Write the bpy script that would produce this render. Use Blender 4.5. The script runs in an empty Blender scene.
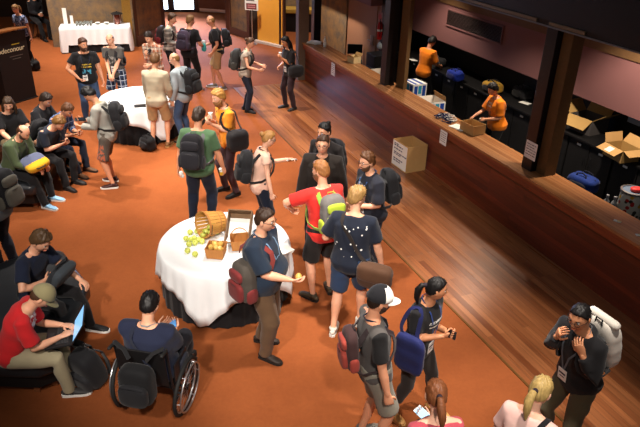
import bpy, math, random
import numpy as np
from mathutils import Matrix, Vector, Euler, Quaternion
R = math.radians
SC = bpy.context.scene
COL = SC.collection
PI = math.pi

# ------------------------------------------------------------------ camera
PITCH, ROLL, FPX, CAMH = 27.67, 1.78, 631.2, 4.6575
_a, _r = R(PITCH), R(ROLL)
FWD = np.array([0, math.cos(_a), -math.sin(_a)])
_up = np.array([0, math.sin(_a), math.cos(_a)])
_rt = np.array([1.0, 0, 0])
RGT = math.cos(_r) * _rt + math.sin(_r) * _up
UPV = -math.sin(_r) * _rt + math.cos(_r) * _up
cd = bpy.data.cameras.new('camera')
cd.sensor_width = 36
cd.lens = 36 * FPX / 640
cd.clip_end = 200
cam = bpy.data.objects.new('camera', cd)
COL.objects.link(cam)
cam.matrix_world = Matrix(((RGT[0], UPV[0], -FWD[0], 0), (RGT[1], UPV[1], -FWD[1], 0), (RGT[2], UPV[2], -FWD[2], CAMH), (0, 0, 0, 1)))
SC.camera = cam

def at(px, py, z=0.0):
    """world point at height z seen at a place in the photograph"""
    d = FWD + RGT * (px - 320) / FPX - UPV * (py - 213.5) / FPX
    t = (z - CAMH) / d[2]
    return Vector((t * d[0], t * d[1], z))

# room frame: u runs along the bar counter (towards the viewer), v into the bar
RA = R(-66.6)
RO = Vector((-.53, 16.45, 0))
RM = Matrix.Translation(RO) @ Matrix.Rotation(RA, 4, 'Z')
def W(u, v, z=0.0):
    return RM @ Vector((u, v, z))

# ------------------------------------------------------------------ materials
def C(r, g, b):
    def f(c):
        c /= 255
        return c / 12.92 if c <= .04045 else ((c + .055) / 1.055) ** 2.4
    return (f(r), f(g), f(b), 1)

class N:
    """tiny node-tree helper"""
    def __init__(s, name):
        s.m = bpy.data.materials.new(name)
        s.m.use_nodes = True
        s.t = s.m.node_tree
        s.b = s.t.nodes['Principled BSDF']
        s.tc = s.t.nodes.new('ShaderNodeTexCoord')
    def n(s, typ, **kw):
        nd = s.t.nodes.new(typ)
        for k, v in kw.items():
            setattr(nd, k, v)
        return nd
    def l(s, a, b):
        s.t.links.new(a, b)
    def val(s, sock, v):
        if hasattr(v, 'is_output') or isinstance(v, bpy.types.NodeSocket):
            s.l(v, sock)
        else:
            sock.default_value = v
    def math(s, op, a, b=0.0, c=0.0):
        nd = s.n('ShaderNodeMath', operation=op)
        s.val(nd.inputs[0], a); s.val(nd.inputs[1], b); s.val(nd.inputs[2], c)
        return nd.outputs[0]
    def mix(s, f, a, b, blend='MIX'):
        nd = s.n('ShaderNodeMix', data_type='RGBA', blend_type=blend)
        s.val(nd.inputs[0], f); s.val(nd.inputs[6], a); s.val(nd.inputs[7], b)
        return nd.outputs[2]
    def noise(s, scale, detail=3, vec=None, rough=.5):
        nd = s.n('ShaderNodeTexNoise')
        nd.inputs['Scale'].default_value = scale
        nd.inputs['Detail'].default_value = detail
        nd.inputs['Roughness'].default_value = rough
        s.l(vec if vec is not None else s.tc.outputs['Object'], nd.inputs['Vector'])
        return nd.outputs[0]
    def map(s, sc=(1, 1, 1), rot=(0, 0, 0), loc=(0, 0, 0), vec=None):
        nd = s.n('ShaderNodeMapping')
        nd.inputs['Scale'].default_value = sc
        nd.inputs['Rotation'].default_value = rot
        nd.inputs['Location'].default_value = loc
        s.l(vec if vec is not None else s.tc.outputs['Object'], nd.inputs['Vector'])
        return nd.outputs[0]
    def sep(s, vec=None):
        nd = s.n('ShaderNodeSeparateXYZ')
        s.l(vec if vec is not None else s.tc.outputs['Object'], nd.inputs[0])
        return nd.outputs
    def comb(s, x, y, z=0.0):
        nd = s.n('ShaderNodeCombineXYZ')
        s.val(nd.inputs[0], x); s.val(nd.inputs[1], y); s.val(nd.inputs[2], z)
        return nd.outputs[0]
    def bump(s, h, strength=.3, dist=.01):
        nd = s.n('ShaderNodeBump')
        nd.inputs['Strength'].default_value = strength
        nd.inputs['Distance'].default_value = dist
        s.l(h, nd.inputs['Height'])
        s.l(nd.outputs[0], s.b.inputs['Normal'])
    def done(s, col, rough=.8, metal=0.0, spec=None, sheen=0):
        s.val(s.b.inputs['Base Color'], col)
        s.b.inputs['Roughness'].default_value = rough
        s.b.inputs['Metallic'].default_value = metal
        if spec is not None:
            s.b.inputs['Specular IOR Level'].default_value = spec
        if sheen:
            s.b.inputs['Sheen Weight'].default_value = sheen
        return s.m

_mats = {}
def mat(name, col, rough=.8, metal=0.0, var=.18, scale=14, bump=.15, bscale=120, spec=.3, emit=0):
    key = (name, col, rough, metal)
    if key in _mats:
        return _mats[key]
    n = N(name)
    f = n.noise(scale, 4)
    d = tuple(c * (1 - var) for c in col[:3]) + (1,)
    b = tuple(min(1, c * (1 + var)) for c in col[:3]) + (1,)
    c = n.mix(f, d, b)
    if bump:
        n.bump(n.noise(bscale, 2), bump, .004)
    if emit:
        n.b.inputs['Emission Color'].default_value = col
        n.b.inputs['Emission Strength'].default_value = emit
    m = n.done(c, rough, metal, spec)
    _mats[key] = m
    return m

def skin_mat(col):
    key = ('skin', col)
    if key in _mats:
        return _mats[key]
    n = N('skin')
    f = n.noise(30, 3)
    c = n.mix(f, tuple(x * .88 for x in col[:3]) + (1,), (min(1, col[0] * 1.1), col[1] * 1.02, col[2], 1))
    n.bump(n.noise(260, 2), .12, .002)
    n.b.inputs['Subsurface Weight'].default_value = .06
    n.b.inputs['Subsurface Radius'].default_value = (.01, .004, .002)
    _mats[key] = n.done(c, .5, 0, .4)
    return _mats[key]

def hair_mat(col):
    key = ('hair', col)
    if key in _mats:
        return _mats[key]
    n = N('hair')
    v = n.map((90, 90, 12))
    f = n.noise(1.0, 3, v)
    c = n.mix(f, tuple(x * .25 for x in col[:3]) + (1,), tuple(min(1, x * .85) for x in col[:3]) + (1,))
    n.bump(f, .6, .006)
    _mats[key] = n.done(c, .5, 0, .35)
    return _mats[key]

def cloth(name, col, weave=300, var=.14, rough=.9, prints=()):
    """plain fabric with optional printed patches (x0,x1,z0,z1,colour,side,kind) in the wearer's own frame"""
    n = N(name)
    f = n.noise(9, 4)
    c = n.mix(f, tuple(x * (1 - var) for x in col[:3]) + (1,), tuple(min(1, x * (1 + var)) for x in col[:3]) + (1,))
    x, y, z = n.sep()
    for (x0, x1, z0, z1, pc, side, kind) in prints:
        g = n.math('MULTIPLY', n.math('GREATER_THAN', x, x0), n.math('LESS_THAN', x, x1))
        g = n.math('MULTIPLY', g, n.math('MULTIPLY', n.math('GREATER_THAN', z, z0), n.math('LESS_THAN', z, z1)))
        g = n.math('MULTIPLY', g, n.math('GREATER_THAN', y, 0.02 + max(0, side - 1)) if side > 0 else n.math('LESS_THAN', y, -0.02 if side < 0 else .021))
        if kind == 'text':
            v = n.noise(1, 2, n.map((95, 1, 70)))
            rows = n.math('GREATER_THAN', n.math('SINE', n.math('MULTIPLY', z, 2 * PI / .05)), -.2)
            g = n.math('MULTIPLY', g, n.math('MULTIPLY', n.math('GREATER_THAN', v, .47), rows))
        elif kind == 'stars':
            vo = n.n('ShaderNodeTexVoronoi'); vo.inputs['Scale'].default_value = 17
            n.l(n.comb(x, z, 0.0), vo.inputs['Vector'])
            g = n.math('MULTIPLY', g, n.math('LESS_THAN', vo.outputs['Distance'], .2))
        elif kind == 'blob':
            v = n.noise(22, 2)
            g = n.math('MULTIPLY', g, n.math('GREATER_THAN', v, .5))
        c = n.mix(g, c, pc)
    wv = n.noise(weave, 2)
    n.bump(wv, .25, .003)
    return n.done(c, rough, 0, .15, sheen=.1)

def plaid(name, base, c2, c3, sx=11.0, sz=11.0):
    n = N(name)
    x, y, z = n.sep()
    h = n.math('ADD', x, n.math('MULTIPLY', y, .8))
    def stripes(co, k, ph, th):
        return n.math('GREATER_THAN', n.math('SINE', n.math('ADD', n.math('MULTIPLY', co, k * 2 * PI), ph)), th)
    a = n.math('MULTIPLY', n.math('ADD', stripes(h, sx, 0.0, .1), stripes(z, sz, 0.0, .1)), .5)
    c = n.mix(a, base, c2)
    b = n.math('MAXIMUM', stripes(h, sx, 2.1, .93), stripes(z, sz, 2.1, .93))
    c = n.mix(n.math('MULTIPLY', b, .8), c, c3)
    n.bump(n.noise(240, 2), .25, .003)
    return n.done(c, .9, 0, .15)

def planks(name, cols, row, length, rough=.35, vertical=False, bumps=.25, grain=1.0, spec=.5):
    """boards running along the object's x axis"""
    n = N(name)
    x, y, z = n.sep()
    vec = n.comb(x, z if vertical else y, 0.0)
    cs = []
    for k, (ca, cb) in enumerate(cols):
        br = n.n('ShaderNodeTexBrick')
        br.offset = .37; br.offset_frequency = 2 + k
        br.inputs['Scale'].default_value = 1
        br.inputs['Brick Width'].default_value = length * (1 + .3 * k)
        br.inputs['Row Height'].default_value = row
        br.inputs['Mortar Size'].default_value = .0022
        br.inputs['Mortar Smooth'].default_value = .3
        br.inputs['Bias'].default_value = 0
        br.inputs['Color1'].default_value = ca
        br.inputs['Color2'].default_value = cb
        br.inputs['Mortar'].default_value = tuple(q * .3 for q in ca[:3]) + (1,)
        n.l(vec, br.inputs['Vector'])
        cs.append(br)
    c = cs[0].outputs[0]
    if len(cs) > 1:
        c = n.mix(.5, c, cs[1].outputs[0])
    g = n.noise(1.0, 5, n.map((1.3, 40, 1), vec=vec), .6)
    c = n.mix(n.math('MULTIPLY', n.math('SUBTRACT', g, .3), grain), c, (.02, .006, .002, 1))
    n.bump(n.math('SUBTRACT', n.math('MULTIPLY', g, .12), cs[0].outputs['Fac']), bumps, .004)
    rr = n.math('ADD', n.math('MULTIPLY', n.noise(1.0, 3, n.map((.5, 14, 1), vec=vec)), .2), rough - .1)
    n.l(rr, n.b.inputs['Roughness'])
    r = n.b.inputs['Roughness']
    m = n.done(c, rough, 0, spec)
    return m

# ------------------------------------------------------------------ mesh builder
def _unit(v):
    v = np.asarray(v, float)
    return v / max(1e-9, np.linalg.norm(v))

class MB:
    def __init__(s):
        s.v = []; s.f = []; s.k = []; s.n = 0; s.slot = 0
    def add(s, V, F):
        V = np.asarray(V, float).reshape(-1, 3)
        s.v.append(V)
        o = s.n
        s.f += [tuple(i + o for i in f) for f in F]
        s.k += [s.slot] * len(F)
        s.n += len(V)
        return s
    def rings(s, rings, cap=True, close=False):
        rings = [np.asarray(r, float) for r in rings]
        k = len(rings[0]); m = len(rings)
        V = np.concatenate(rings)
        F = []
        for i in range(m if close else m - 1):
            a, b = i * k, ((i + 1) % m) * k
            for j in range(k):
                j2 = (j + 1) % k
                F.append((a + j, a + j2, b + j2, b + j))
        if cap and not close:
            F.append(tuple(range(k - 1, -1, -1)))
            F.append(tuple((m - 1) * k + j for j in range(k)))
        return s.add(V, F)
    def tube(s, pts, rad, n=10, rnd=True, ref=(0, 0, 1), close=False, power=2.0):
        pts = [np.asarray(p, float) for p in pts]
        rad = list(rad) if hasattr(rad, '__len__') else [rad] * len(pts)
        rad = [(r, r) if not hasattr(r, '__len__') else tuple(r) for r in rad]
        m = len(pts)
        T = []
        for i in range(m):
            if close:
                T.append(_unit(pts[(i + 1) % m] - pts[i - 1]))
            else:
                T.append(_unit(pts[min(i + 1, m - 1)] - pts[max(i - 1, 0)]))
        A = np.cross(ref, T[0])
        if np.linalg.norm(A) < .05:
            A = np.cross((0, 1, 0.01), T[0])
        A = _unit(A)
        th = np.arange(n) * 2 * PI / n
        ct, st = np.cos(th), np.sin(th)
        if power != 2.0:
            ct = np.sign(ct) * np.abs(ct) ** (2 / power); st = np.sign(st) * np.abs(st) ** (2 / power)
        rg = []
        def ring(c, A, B, ra, rb):
            return c + np.outer(ct * ra, A) + np.outer(st * rb, B)
        for i in range(m):
            A = _unit(A - T[i] * np.dot(A, T[i])); B = np.cross(T[i], A)
            ra, rb = rad[i]
            if i == 0 and rnd and not close:
                r = min(ra, rb)
                for q in (.95, .7, .35):
                    k = math.sqrt(1 - q * q)
                    rg.append(ring(pts[0] - T[0] * r * q, A, B, ra * k, rb * k))
            rg.append(ring(pts[i], A, B, ra, rb))
            if i == m - 1 and rnd and not close:
                r = min(ra, rb)
                for q in (.35, .7, .95):
                    k = math.sqrt(1 - q * q)
                    rg.append(ring(pts[i] + T[i] * r * q, A, B, ra * k, rb * k))
        return s.rings(rg, not close, close)
    def ball(s, c, r, n=14, m=10, M=None, power=2.0):
        r = (r, r, r) if not hasattr(r, '__len__') else r
        D, F = sphere(n, m)
        if power != 2.0:
            k = (np.abs(D) ** power).sum(1) ** (-1 / power)
            D = D * k[:, None]
        V = D * np.array(r)
        if M is not None:
            V = V @ np.array(M.to_3x3()).T
        return s.add(V + np.array(c), F)
    def box(s, c, d, M=None):
        x, y, z = [q / 2 for q in d]
        V = np.array([(-x, -y, -z), (x, -y, -z), (x, y, -z), (-x, y, -z), (-x, -y, z), (x, -y, z), (x, y, z), (-x, y, z)])
        if M is not None:
            V = V @ np.array(M.to_3x3()).T
        return s.add(V + np.array(c), [(3, 2, 1, 0), (4, 5, 6, 7), (0, 1, 5, 4), (1, 2, 6, 5), (2, 3, 7, 6), (3, 0, 4, 7)])
    def span(s, a, b):
        a = np.array(a, float); b = np.array(b, float)
        return s.box((a + b) / 2, np.abs(b - a))
    def prism(s, poly, z0, z1):
        k = len(poly)
        V = [(x, y, z0) for x, y in poly] + [(x, y, z1) for x, y in poly]
        F = [tuple(range(k - 1, -1, -1)), tuple(range(k, 2 * k))] + [(i, (i + 1) % k, k + (i + 1) % k, k + i) for i in range(k)]
        return s.add(V, F)
    def lathe(s, prof, n=24, c=(0, 0, 0)):
        th = np.arange(n) * 2 * PI / n
        rg = [np.stack([r * np.cos(th) + c[0], r * np.sin(th) + c[1], np.full(n, z + c[2])], 1) for r, z in prof]
        return s.rings(rg)
    def ribbon(s, pts, nrm, w, t):
        """flat strap along pts; nrm = outward direction at each point"""
        pts = [np.asarray(p, float) for p in pts]
        m = len(pts)
        rg = []
        for i in range(m):
            T = _unit(pts[min(i + 1, m - 1)] - pts[max(i - 1, 0)])
            nn = np.asarray(nrm[i], float)
            nn = _unit(nn - T * np.dot(nn, T)); B = np.cross(T, nn)
            rg.append(np.array([pts[i] - B * w / 2 - nn * t / 2, pts[i] + B * w / 2 - nn * t / 2, pts[i] + B * w / 2 + nn * t / 2, pts[i] - B * w / 2 + nn * t / 2]))
        return s.rings(rg)
    def mesh_from(s, me):
        V, F = mesh_arrays(me)
        return s.add(V, F)
    def xf(s, M):
        A = np.array(M)
        s.v = [V @ A[:3, :3].T + A[:3, 3] for V in s.v]
        return s
    def mesh(s, name='m'):
        me = bpy.data.meshes.new(name)
        V = np.concatenate(s.v)
        me.from_pydata(V.tolist(), [], s.f)
        me.polygons.foreach_set('material_index', s.k)
        me.update()
        return me
    def build(s, name, mats, parent=None, smooth=True, bevel=0, M=None, sub=0, angle=40):
        me = s.mesh(name)
        return link(name, me, mats, parent, smooth, bevel, M, sub, angle)

def link(name, me, mats, parent=None, smooth=True, bevel=0, M=None, sub=0, angle=40):
    for m in (mats if isinstance(mats, (list, tuple)) else [mats]):
        me.materials.append(m)
    me.polygons.foreach_set('use_smooth', [bool(smooth)] * len(me.polygons))
    if smooth and smooth != 'all':
        try:
            me.set_sharp_from_angle(angle=R(angle))
        except Exception:
            pass
    o = bpy.data.objects.new(name, me)
    COL.objects.link(o)
    if parent is not None:
        o.parent = parent
    if M is not None:
        o.matrix_local = M
    if bevel:
        b = o.modifiers.new('bevel', 'BEVEL')
        b.width = bevel; b.segments = 2; b.limit_method = 'ANGLE'; b.angle_limit = R(35)
    if sub:
        b = o.modifiers.new('sub', 'SUBSURF'); b.levels = sub; b.render_levels = sub
    return o

def mesh_arrays(me):
    n = len(me.vertices)
    V = np.empty(n * 3); me.vertices.foreach_get('co', V); V = V.reshape(-1, 3)
    F = [tuple(p.vertices) for p in me.polygons]
    return V, F

_sph = {}
def sphere(n, m):
    if (n, m) in _sph:
        return _sph[(n, m)]
    V = [(0, 0, 1)]
    for i in range(1, m):
        t = PI * i / m
        for j in range(n):
            p = 2 * PI * j / n
            V.append((math.sin(t) * math.cos(p), math.sin(t) * math.sin(p), math.cos(t)))
    V.append((0, 0, -1))
    F = [(0, 1 + j, 1 + (j + 1) % n) for j in range(n)]
    for i in range(m - 2):
        a = 1 + i * n
        for j in range(n):
            F.append((a + j, a + n + j, a + n + (j + 1) % n, a + (j + 1) % n))
    a = 1 + (m - 2) * n
    F += [(a + (j + 1) % n, a + j, len(V) - 1) for j in range(n)]
    _sph[(n, m)] = (np.array(V, float), F)
    return _sph[(n, m)]

def remesh(mb, voxel, it=4, amp=0.0, seed=0, freq=30.0):
    """one continuous skin over everything in mb, softened, with cloth folds"""
    me = mb.mesh('tmp')
    o = bpy.data.objects.new('tmp', me)
    COL.objects.link(o)
    m = o.modifiers.new('r', 'REMESH'); m.mode = 'VOXEL'; m.voxel_size = voxel
    s = o.modifiers.new('s', 'SMOOTH'); s.factor = .5; s.iterations = it
    dg = bpy.context.evaluated_depsgraph_get()
    new = bpy.data.meshes.new_from_object(o.evaluated_get(dg))
    bpy.data.objects.remove(o); bpy.data.meshes.remove(me)
    if amp:
        rng = np.random.RandomState(seed)
        n = len(new.vertices)
        V = np.empty(n * 3); new.vertices.foreach_get('co', V); V = V.reshape(-1, 3)
        Nn = np.empty(n * 3); new.vertices.foreach_get('normal', Nn); Nn = Nn.reshape(-1, 3)
        f = np.zeros(n)
        for k in range(5):
            d = rng.normal(size=3) * np.array([1, 1, .9]); d /= np.linalg.norm(d)
            w = freq * rng.uniform(.6, 1.6)
            d2 = rng.normal(size=3)
            f += np.sin(V @ d * w + rng.uniform(0, 6) + 1.3 * np.sin(V @ d2 * 9)) / (1 + .3 * k)
        V = V + Nn * (amp * f / 2)[:, None]
        new.vertices.foreach_set('co', V.ravel())
        new.update()
    return new

# ------------------------------------------------------------------ objects
def tag(o, label=None, cat=None, group=None, kind=None):
    if label: o['label'] = label
    if cat: o['category'] = cat
    if group: o['group'] = group
    if kind: o['kind'] = kind
    return o
def thing(name, label, cat, M=None, group=None):
    o = bpy.data.objects.new(name, None)
    o.empty_display_size = .1
    COL.objects.link(o)
    if M is not None:
        o.matrix_world = M
    return tag(o, label, cat, group)
def struct(name, mb, m, M=RM, smooth=False, bevel=0, parent=None):
    o = mb.build(name, m, parent, smooth, bevel, M)
    o['kind'] = 'structure'
    return o
def dup(root, M, label=None, group=None):
    def cp(o, par):
        c = o.copy(); COL.objects.link(c); c.parent = par
        for ch in list(o.children):
            if ch is not c:
                cp(ch, c)
        return c
    r = cp(root, None)
    r.matrix_world = M
    if label: r['label'] = label
    if group: r['group'] = group
    return r
def TR(x, y, z=0, rz=0, rx=0, ry=0):
    return Matrix.Translation((x, y, z)) @ Euler((rx, ry, rz)).to_matrix().to_4x4()
def text_mesh(body, size, depth=.002, shear=0, align='CENTER'):
    cu = bpy.data.curves.new('txt', 'FONT')
    cu.body = body; cu.size = size; cu.extrude = depth; cu.shear = shear
    cu.align_x = align; cu.align_y = 'CENTER'
    o = bpy.data.objects.new('txt', cu); COL.objects.link(o)
    dg = bpy.context.evaluated_depsgraph_get()
    me = bpy.data.meshes.new_from_object(o.evaluated_get(dg))
    bpy.data.objects.remove(o); bpy.data.curves.remove(cu)
    return me
# ------------------------------------------------------------------ heads
def sstep(a, b, x):
    t = np.clip((x - a) / (b - a), 0, 1)
    return t * t * (3 - 2 * t)

def head_surf(D):
    P = D * np.array([.076, .097, .118])
    x, y, z = D.T
    low = np.clip(-z, 0, 1)
    P[:, 0] *= 1 - .26 * low ** 1.6
    P[:, 1] *= np.where(y < 0, 1 - .35 * low ** 1.5, 1 - .06 * low)
    P[:, 1] *= np.where((y > .3) & (z > 0), 1 - .05 * z, 1)
    f = sstep(0, .35, y)
    nx, nz = P[:, 0], P[:, 2]
    g = lambda a, b: np.exp(-a * a - b * b)
    dy = .010 * g(nx / .010, (nz - .002) / .022) + .021 * g(nx / .014, (nz + .022) / .013)
    dy -= .009 * g((np.abs(nx) - .031) / .014, (nz - .012) / .012)
    dy += .005 * g((np.abs(nx) - .028) / .022, (nz - .034) / .009)
    dy += .007 * g(nx / .022, (nz + .055) / .012) + .011 * g(nx / .022, (nz + .095) / .018)
    dy += .003 * g((np.abs(nx) - .045) / .016, (nz + .022) / .016)
    P[:, 1] += dy * f
    return P

HL = {  # hairline height (unit sphere z) against angle from the front
    'short': ([0, 45, 68, 85, 100, 125, 180], [.62, .56, .30, -.02, -.12, -.42, -.55]),
    'receding': ([0, 25, 45, 70, 85, 100, 125, 180], [.74, .90, .84, .34, -.02, -.12, -.42, -.55]),
    'full': ([0, 45, 68, 85, 100, 125, 180], [.52, .46, .15, -.25, -.40, -.52, -.62]),
}
def hair_mesh(style, seed, thick):
    D, F = sphere(44, 30)
    D = D.copy()
    P = head_surf(D)
    az = np.degrees(np.abs(np.arctan2(D[:, 0], D[:, 1])))
    kind = {'bald': 'short', 'buzz': 'short', 'pony': 'short', 'bun': 'short', 'topknot': 'short', 'long': 'full', 'longstraight': 'full'}.get(style, style)
    h = np.interp(az, *HL[kind])
    m = sstep(-.05, .08, D[:, 2] - h)
    if style == 'bald':
        m = m * sstep(.62, .48, D[:, 2]) * sstep(62, 80, az)
    if style == 'topknot':
        t = thick * np.where(D[:, 2] > .45, 1.3, .45)
    else:
        t = thick * (.55 + .55 * sstep(.2, .75, D[:, 2]) + .25 * sstep(.3, .8, D[:, 1]) * sstep(.4, .7, D[:, 2]))
    rng = np.random.RandomState(seed)
    a = np.arctan2(D[:, 0], D[:, 1])
    nz = np.sin(a * 9 + rng.uniform(0, 6) + 3 * D[:, 2]) + np.sin(a * 17 + D[:, 2] * 11 + rng.uniform(0, 6)) + np.sin(D[:, 0] * 14 + D[:, 2] * 9 + rng.uniform(0, 6))
    rr = rng.normal(size=len(D))
    t = t * (1 + .16 * nz + .14 * rr)
    off = m * t - (1 - m) * .016
    mb = MB()
    mb.add(P + D * off[:, None], F)
    return mb

def beard_mesh(seed, thick=.012):
    D, F = sphere(44, 30)
    P = head_surf(D.copy())
    az = np.degrees(np.abs(np.arctan2(D[:, 0], D[:, 1])))
    top = np.interp(az, [0, 12, 20, 45, 75, 90], [-.30, -.30, -.34, -.36, -.1, .02])
    m = sstep(.05, -.03, D[:, 2] - top) * sstep(96, 84, az)
    mouth = np.exp(-(P[:, 0] / .02) ** 2 - ((P[:, 2] + .056) / .008) ** 2)
    m = m * (1 - mouth)
    mb = MB()
    mb.add(P + D * (m * thick * (1 + .6 * np.clip(-D[:, 2], 0, 1)) - (1 - m) * .014)[:, None], F)
    return mb

def ik(a, c, l1, l2, pole):
    a = np.asarray(a, float); c = np.asarray(c, float)
    d = c - a; L = np.linalg.norm(d); u = d / L
    L2 = min(L, (l1 + l2) * .998); c = a + u * L2
    x = (l1 * l1 - l2 * l2 + L2 * L2) / (2 * L2)
    h = math.sqrt(max(l1 * l1 - x * x, 0))
    p = np.asarray(pole, float); p = _unit(p - u * np.dot(p, u))
    return a + u * x + p * h, c

# torso sections: (height above the hip centre, half width, half depth, forward offset)
SECT = [(-.12, .105, .085, .0), (-.07, .150, .108, -.004), (0, .170, .116, -.008), (.08, .162, .108, 0), (.16, .148, .102, .006),
        (.25, .155, .110, .006), (.34, .170, .118, .004), (.42, .176, .110, 0), (.475, .145, .085, -.006), (.515, .085, .066, -.008), (.545, .06, .060, -.004)]
ARMP = {  # wrist targets: (side, forward, height relative to the hip centre), palm direction
    'hang': ((.285, .03, -.115), (-1, .2, 0)), 'low': ((.035, .27, .0), (0, -1, 0)), 'phone': ((.07, .33, .20), (-.3, -.3, 1)),
    'read': ((.06, .36, .26), (-.2, -.5, .8)), 'chest': ((.04, .24, .33), (-.3, -1, .2)), 'hip': ((.20, .09, .03), (-1, .2, 0)),
    'pocket': ((.235, .08, -.06), (-1, .1, 0)), 'fwd': ((.17, .42, .22), (-1, 0, .3)), 'reach': ((.20, .52, .34), (-.6, 0, -.7)),
    'strap': ((.12, .17, .40), (-.5, -1, 0)), 'belly': ((.05, .26, .12), (-.4, -1, 0)), 'lap': ((.10, .40, .09), (0, 0, -1)),
    'laptop': ((.09, .42, .16), (-.1, 0, -1)), 'knee': ((.17, .46, .12), (-.2, 0, -1)), 'wide': ((.30, .25, .10), (-1, 0, .2)),
}

def person(label, head, ht, face, skin, hair=None, top=None, bottom=None, shoe=None, lean=3, curl=10, twist=0, hyaw=0, hpitch=12,
           side=0, Rh='hang', Lh='hang', feet=None, fat=1.0, belly=0.0, seat=0, beard=None, glasses=None, cap=None, seed=1,
           girl=False, vox=.0135, floor=0.0, hip=None, elbR=None, elbL=None, group=None, cat='person', lift=0.0):
    """head: pixel of the crown; ht: standing height; face: heading (0 away, 90 right, 180 towards the viewer)"""
    S = ht / 1.75
    hz = (.56 if seat else .925 * S) + lift
    rng = random.Random(seed)
    slim = .93 if girl else 1.0
    # ---- spine
    L = .545 * S
    sv = [q[0] * S for q in SECT]
    K = 60; ss = np.linspace(-.13 * S, L, K)
    th = np.radians(lean + curl * np.clip(ss / L, 0, 1) ** 1.2)
    if seat:
        th = np.where(ss < 0, R(lean) * .5, th)
    i0 = np.argmin(np.abs(ss))
    dy = np.sin(th); dz = np.cos(th); ds = ss[1] - ss[0]
    py = np.concatenate([[0], np.cumsum((dy[1:] + dy[:-1]) / 2 * ds)]); pz = np.concatenate([[0], np.cumsum((dz[1:] + dz[:-1]) / 2 * ds)])
    py -= np.interp(0, ss, py); pz -= np.interp(0, ss, pz)
    def frame(s):
        t = float(np.interp(s, ss, th)); tw = -R(twist) * max(0, min(1, s / L)); sd = R(side) * max(0, s / L)
        Q = Matrix.Rotation(tw, 3, 'Z') @ Matrix.Rotation(-t, 3, 'X')
        M3 = np.array(Matrix.Rotation(sd, 3, 'Y') @ Q)
        p = np.array([0, np.interp(s, ss, py), np.interp(s, ss, pz)])
        p = np.array(Matrix.Rotation(sd * .5, 3, 'Y')) @ p + np.array([0, 0, hz])
        return p, M3
    def sec(s, w, d, o, n=22, pw=2.35):
        p, M = frame(s)
        a = np.arange(n) * 2 * PI / n
        c, q = np.cos(a), np.sin(a)
        c = np.sign(c) * np.abs(c) ** (2 / pw); q = np.sign(q) * np.abs(q) ** (2 / pw)
        return p + np.outer(c * w, M[:, 0]) + np.outer(q * d + o, M[:, 1])
    def bel(s):
        return belly * S * math.exp(-((s / S - .13) / .12) ** 2)
    def tsec(e0, s0, s1, neck=False):
        out = []
        for (s, w, d, o) in SECT:
            if s < s0 - 1e-6 or s > s1 + 1e-6: continue
            e = e0 + (.020 * min(1, max(0, (.10 - s) / .12)) if neck and not seat else 0)
            k = fat if s < .47 else 1 + (fat - 1) * .3
            if girl and .05 < s < .22: w *= .9
            if girl and .28 < s < .40: d *= 1.12
            w2 = w * slim if s > .1 else w
            out.append(sec(s * S, w2 * S * k + e + bel(s * S) * .45, d * S * k + e + bel(s * S) * .75, o * S + bel(s * S) * .5))
        return out
    neckp, neckM = frame(L)
    # ---- head frame
    Mh = neckM @ np.array(Matrix.Rotation(R((lean + curl) * .45), 3, 'X')) @ np.array(Matrix.Rotation(-R(hpitch) * .35, 3, 'X'))
    hc = neckp + Mh @ (np.array([0, .028, .150]) * S)
    Hm = neckM @ np.array(Matrix.Rotation(R((lean + curl) * .8), 3, 'X') @ Matrix.Rotation(-R(hyaw), 3, 'Z') @ Matrix.Rotation(-R(hpitch), 3, 'X'))
    HM = Matrix.Translation(hc) @ Matrix(Hm.tolist()).to_4x4() @ Matrix.Scale(S * (1.0 if not girl else .97), 4)
    top_l = hc + Hm @ np.array([0, -.01, .118]) * S
    # ---- place
    wt = at(head[0], head[1], float(top_l[2]) + .018 + floor)
    rot = Matrix.Rotation(-R(face), 4, 'Z')
    off = rot @ Vector((float(top_l[0]), float(top_l[1]), 0))
    if hip: wt = at(hip[0], hip[1], hz); off = Vector((0, 0, 0))
    WM = Matrix.Translation((wt.x - off.x, wt.y - off.y, floor)) @ rot
    root = thing('person', label, cat, WM, group)
    P = type('P', (), {})()
    P.root, P.W, P.S, P.HM = root, WM, S, HM
    # ---- arms
    al, fl = .285 * S, .255 * S
    arms = {}
    sp, sm = frame(.462 * S)
    for sg, spec, eb in ((1, Rh, elbR), (-1, Lh, elbL)):
        sh = sp + sm @ np.array([sg * .172 * S * slim * (1 + (fat - 1) * .6), -.004, 0])
        if isinstance(spec, str):
            tgt, palm = ARMP[spec]
        else:
            tgt, palm = spec if hasattr(spec[0], '__len__') else (spec, (-1, 0, -.3))
        fx = 1 + (fat - 1) * .7
        if seat and spec == 'hang': tgt = (.27, .10, .10)
        t = np.array([sg * tgt[0] * S * fx, tgt[1] * S + belly * (.6 if abs(tgt[0]) < .2 else 0), hz + tgt[2] * S])
        if spec not in ('hang', 'pocket'):
            t = t + np.array([0, np.interp(.3 * S, ss, py) * .6, 0])
        el, wr = ik(sh, t, al, fl, eb if eb is not None else (sg * .55, -1, -.35))
        arms[sg] = (sh, el, wr, np.array([sg * palm[0], palm[1], palm[2]], float))
    # ---- legs
    tl, cl = .435 * S, .42 * S
    legs = {}
    for sg in (1, -1):
        hip = np.array([sg * .088 * S, -.004, hz - .015 * S])
        if feet: f = feet[0 if sg > 0 else 1]
        elif seat: f = (.13, .44, 8)
        else: f = (.135, .03 if sg > 0 else -.03, 10)
        zz = f[3] if len(f) > 3 else 0
        an = np.array([sg * f[0] * S, f[1] * S, .085 * S + zz])
        kn, an = ik(hip, an, tl, cl, (sg * .18, 1, .25 if seat else 0))
        legs[sg] = (hip, kn, an, sg * f[2])
    # ---- body
    mb = MB()
    fk = 1 + (fat - 1) * .8
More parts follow.
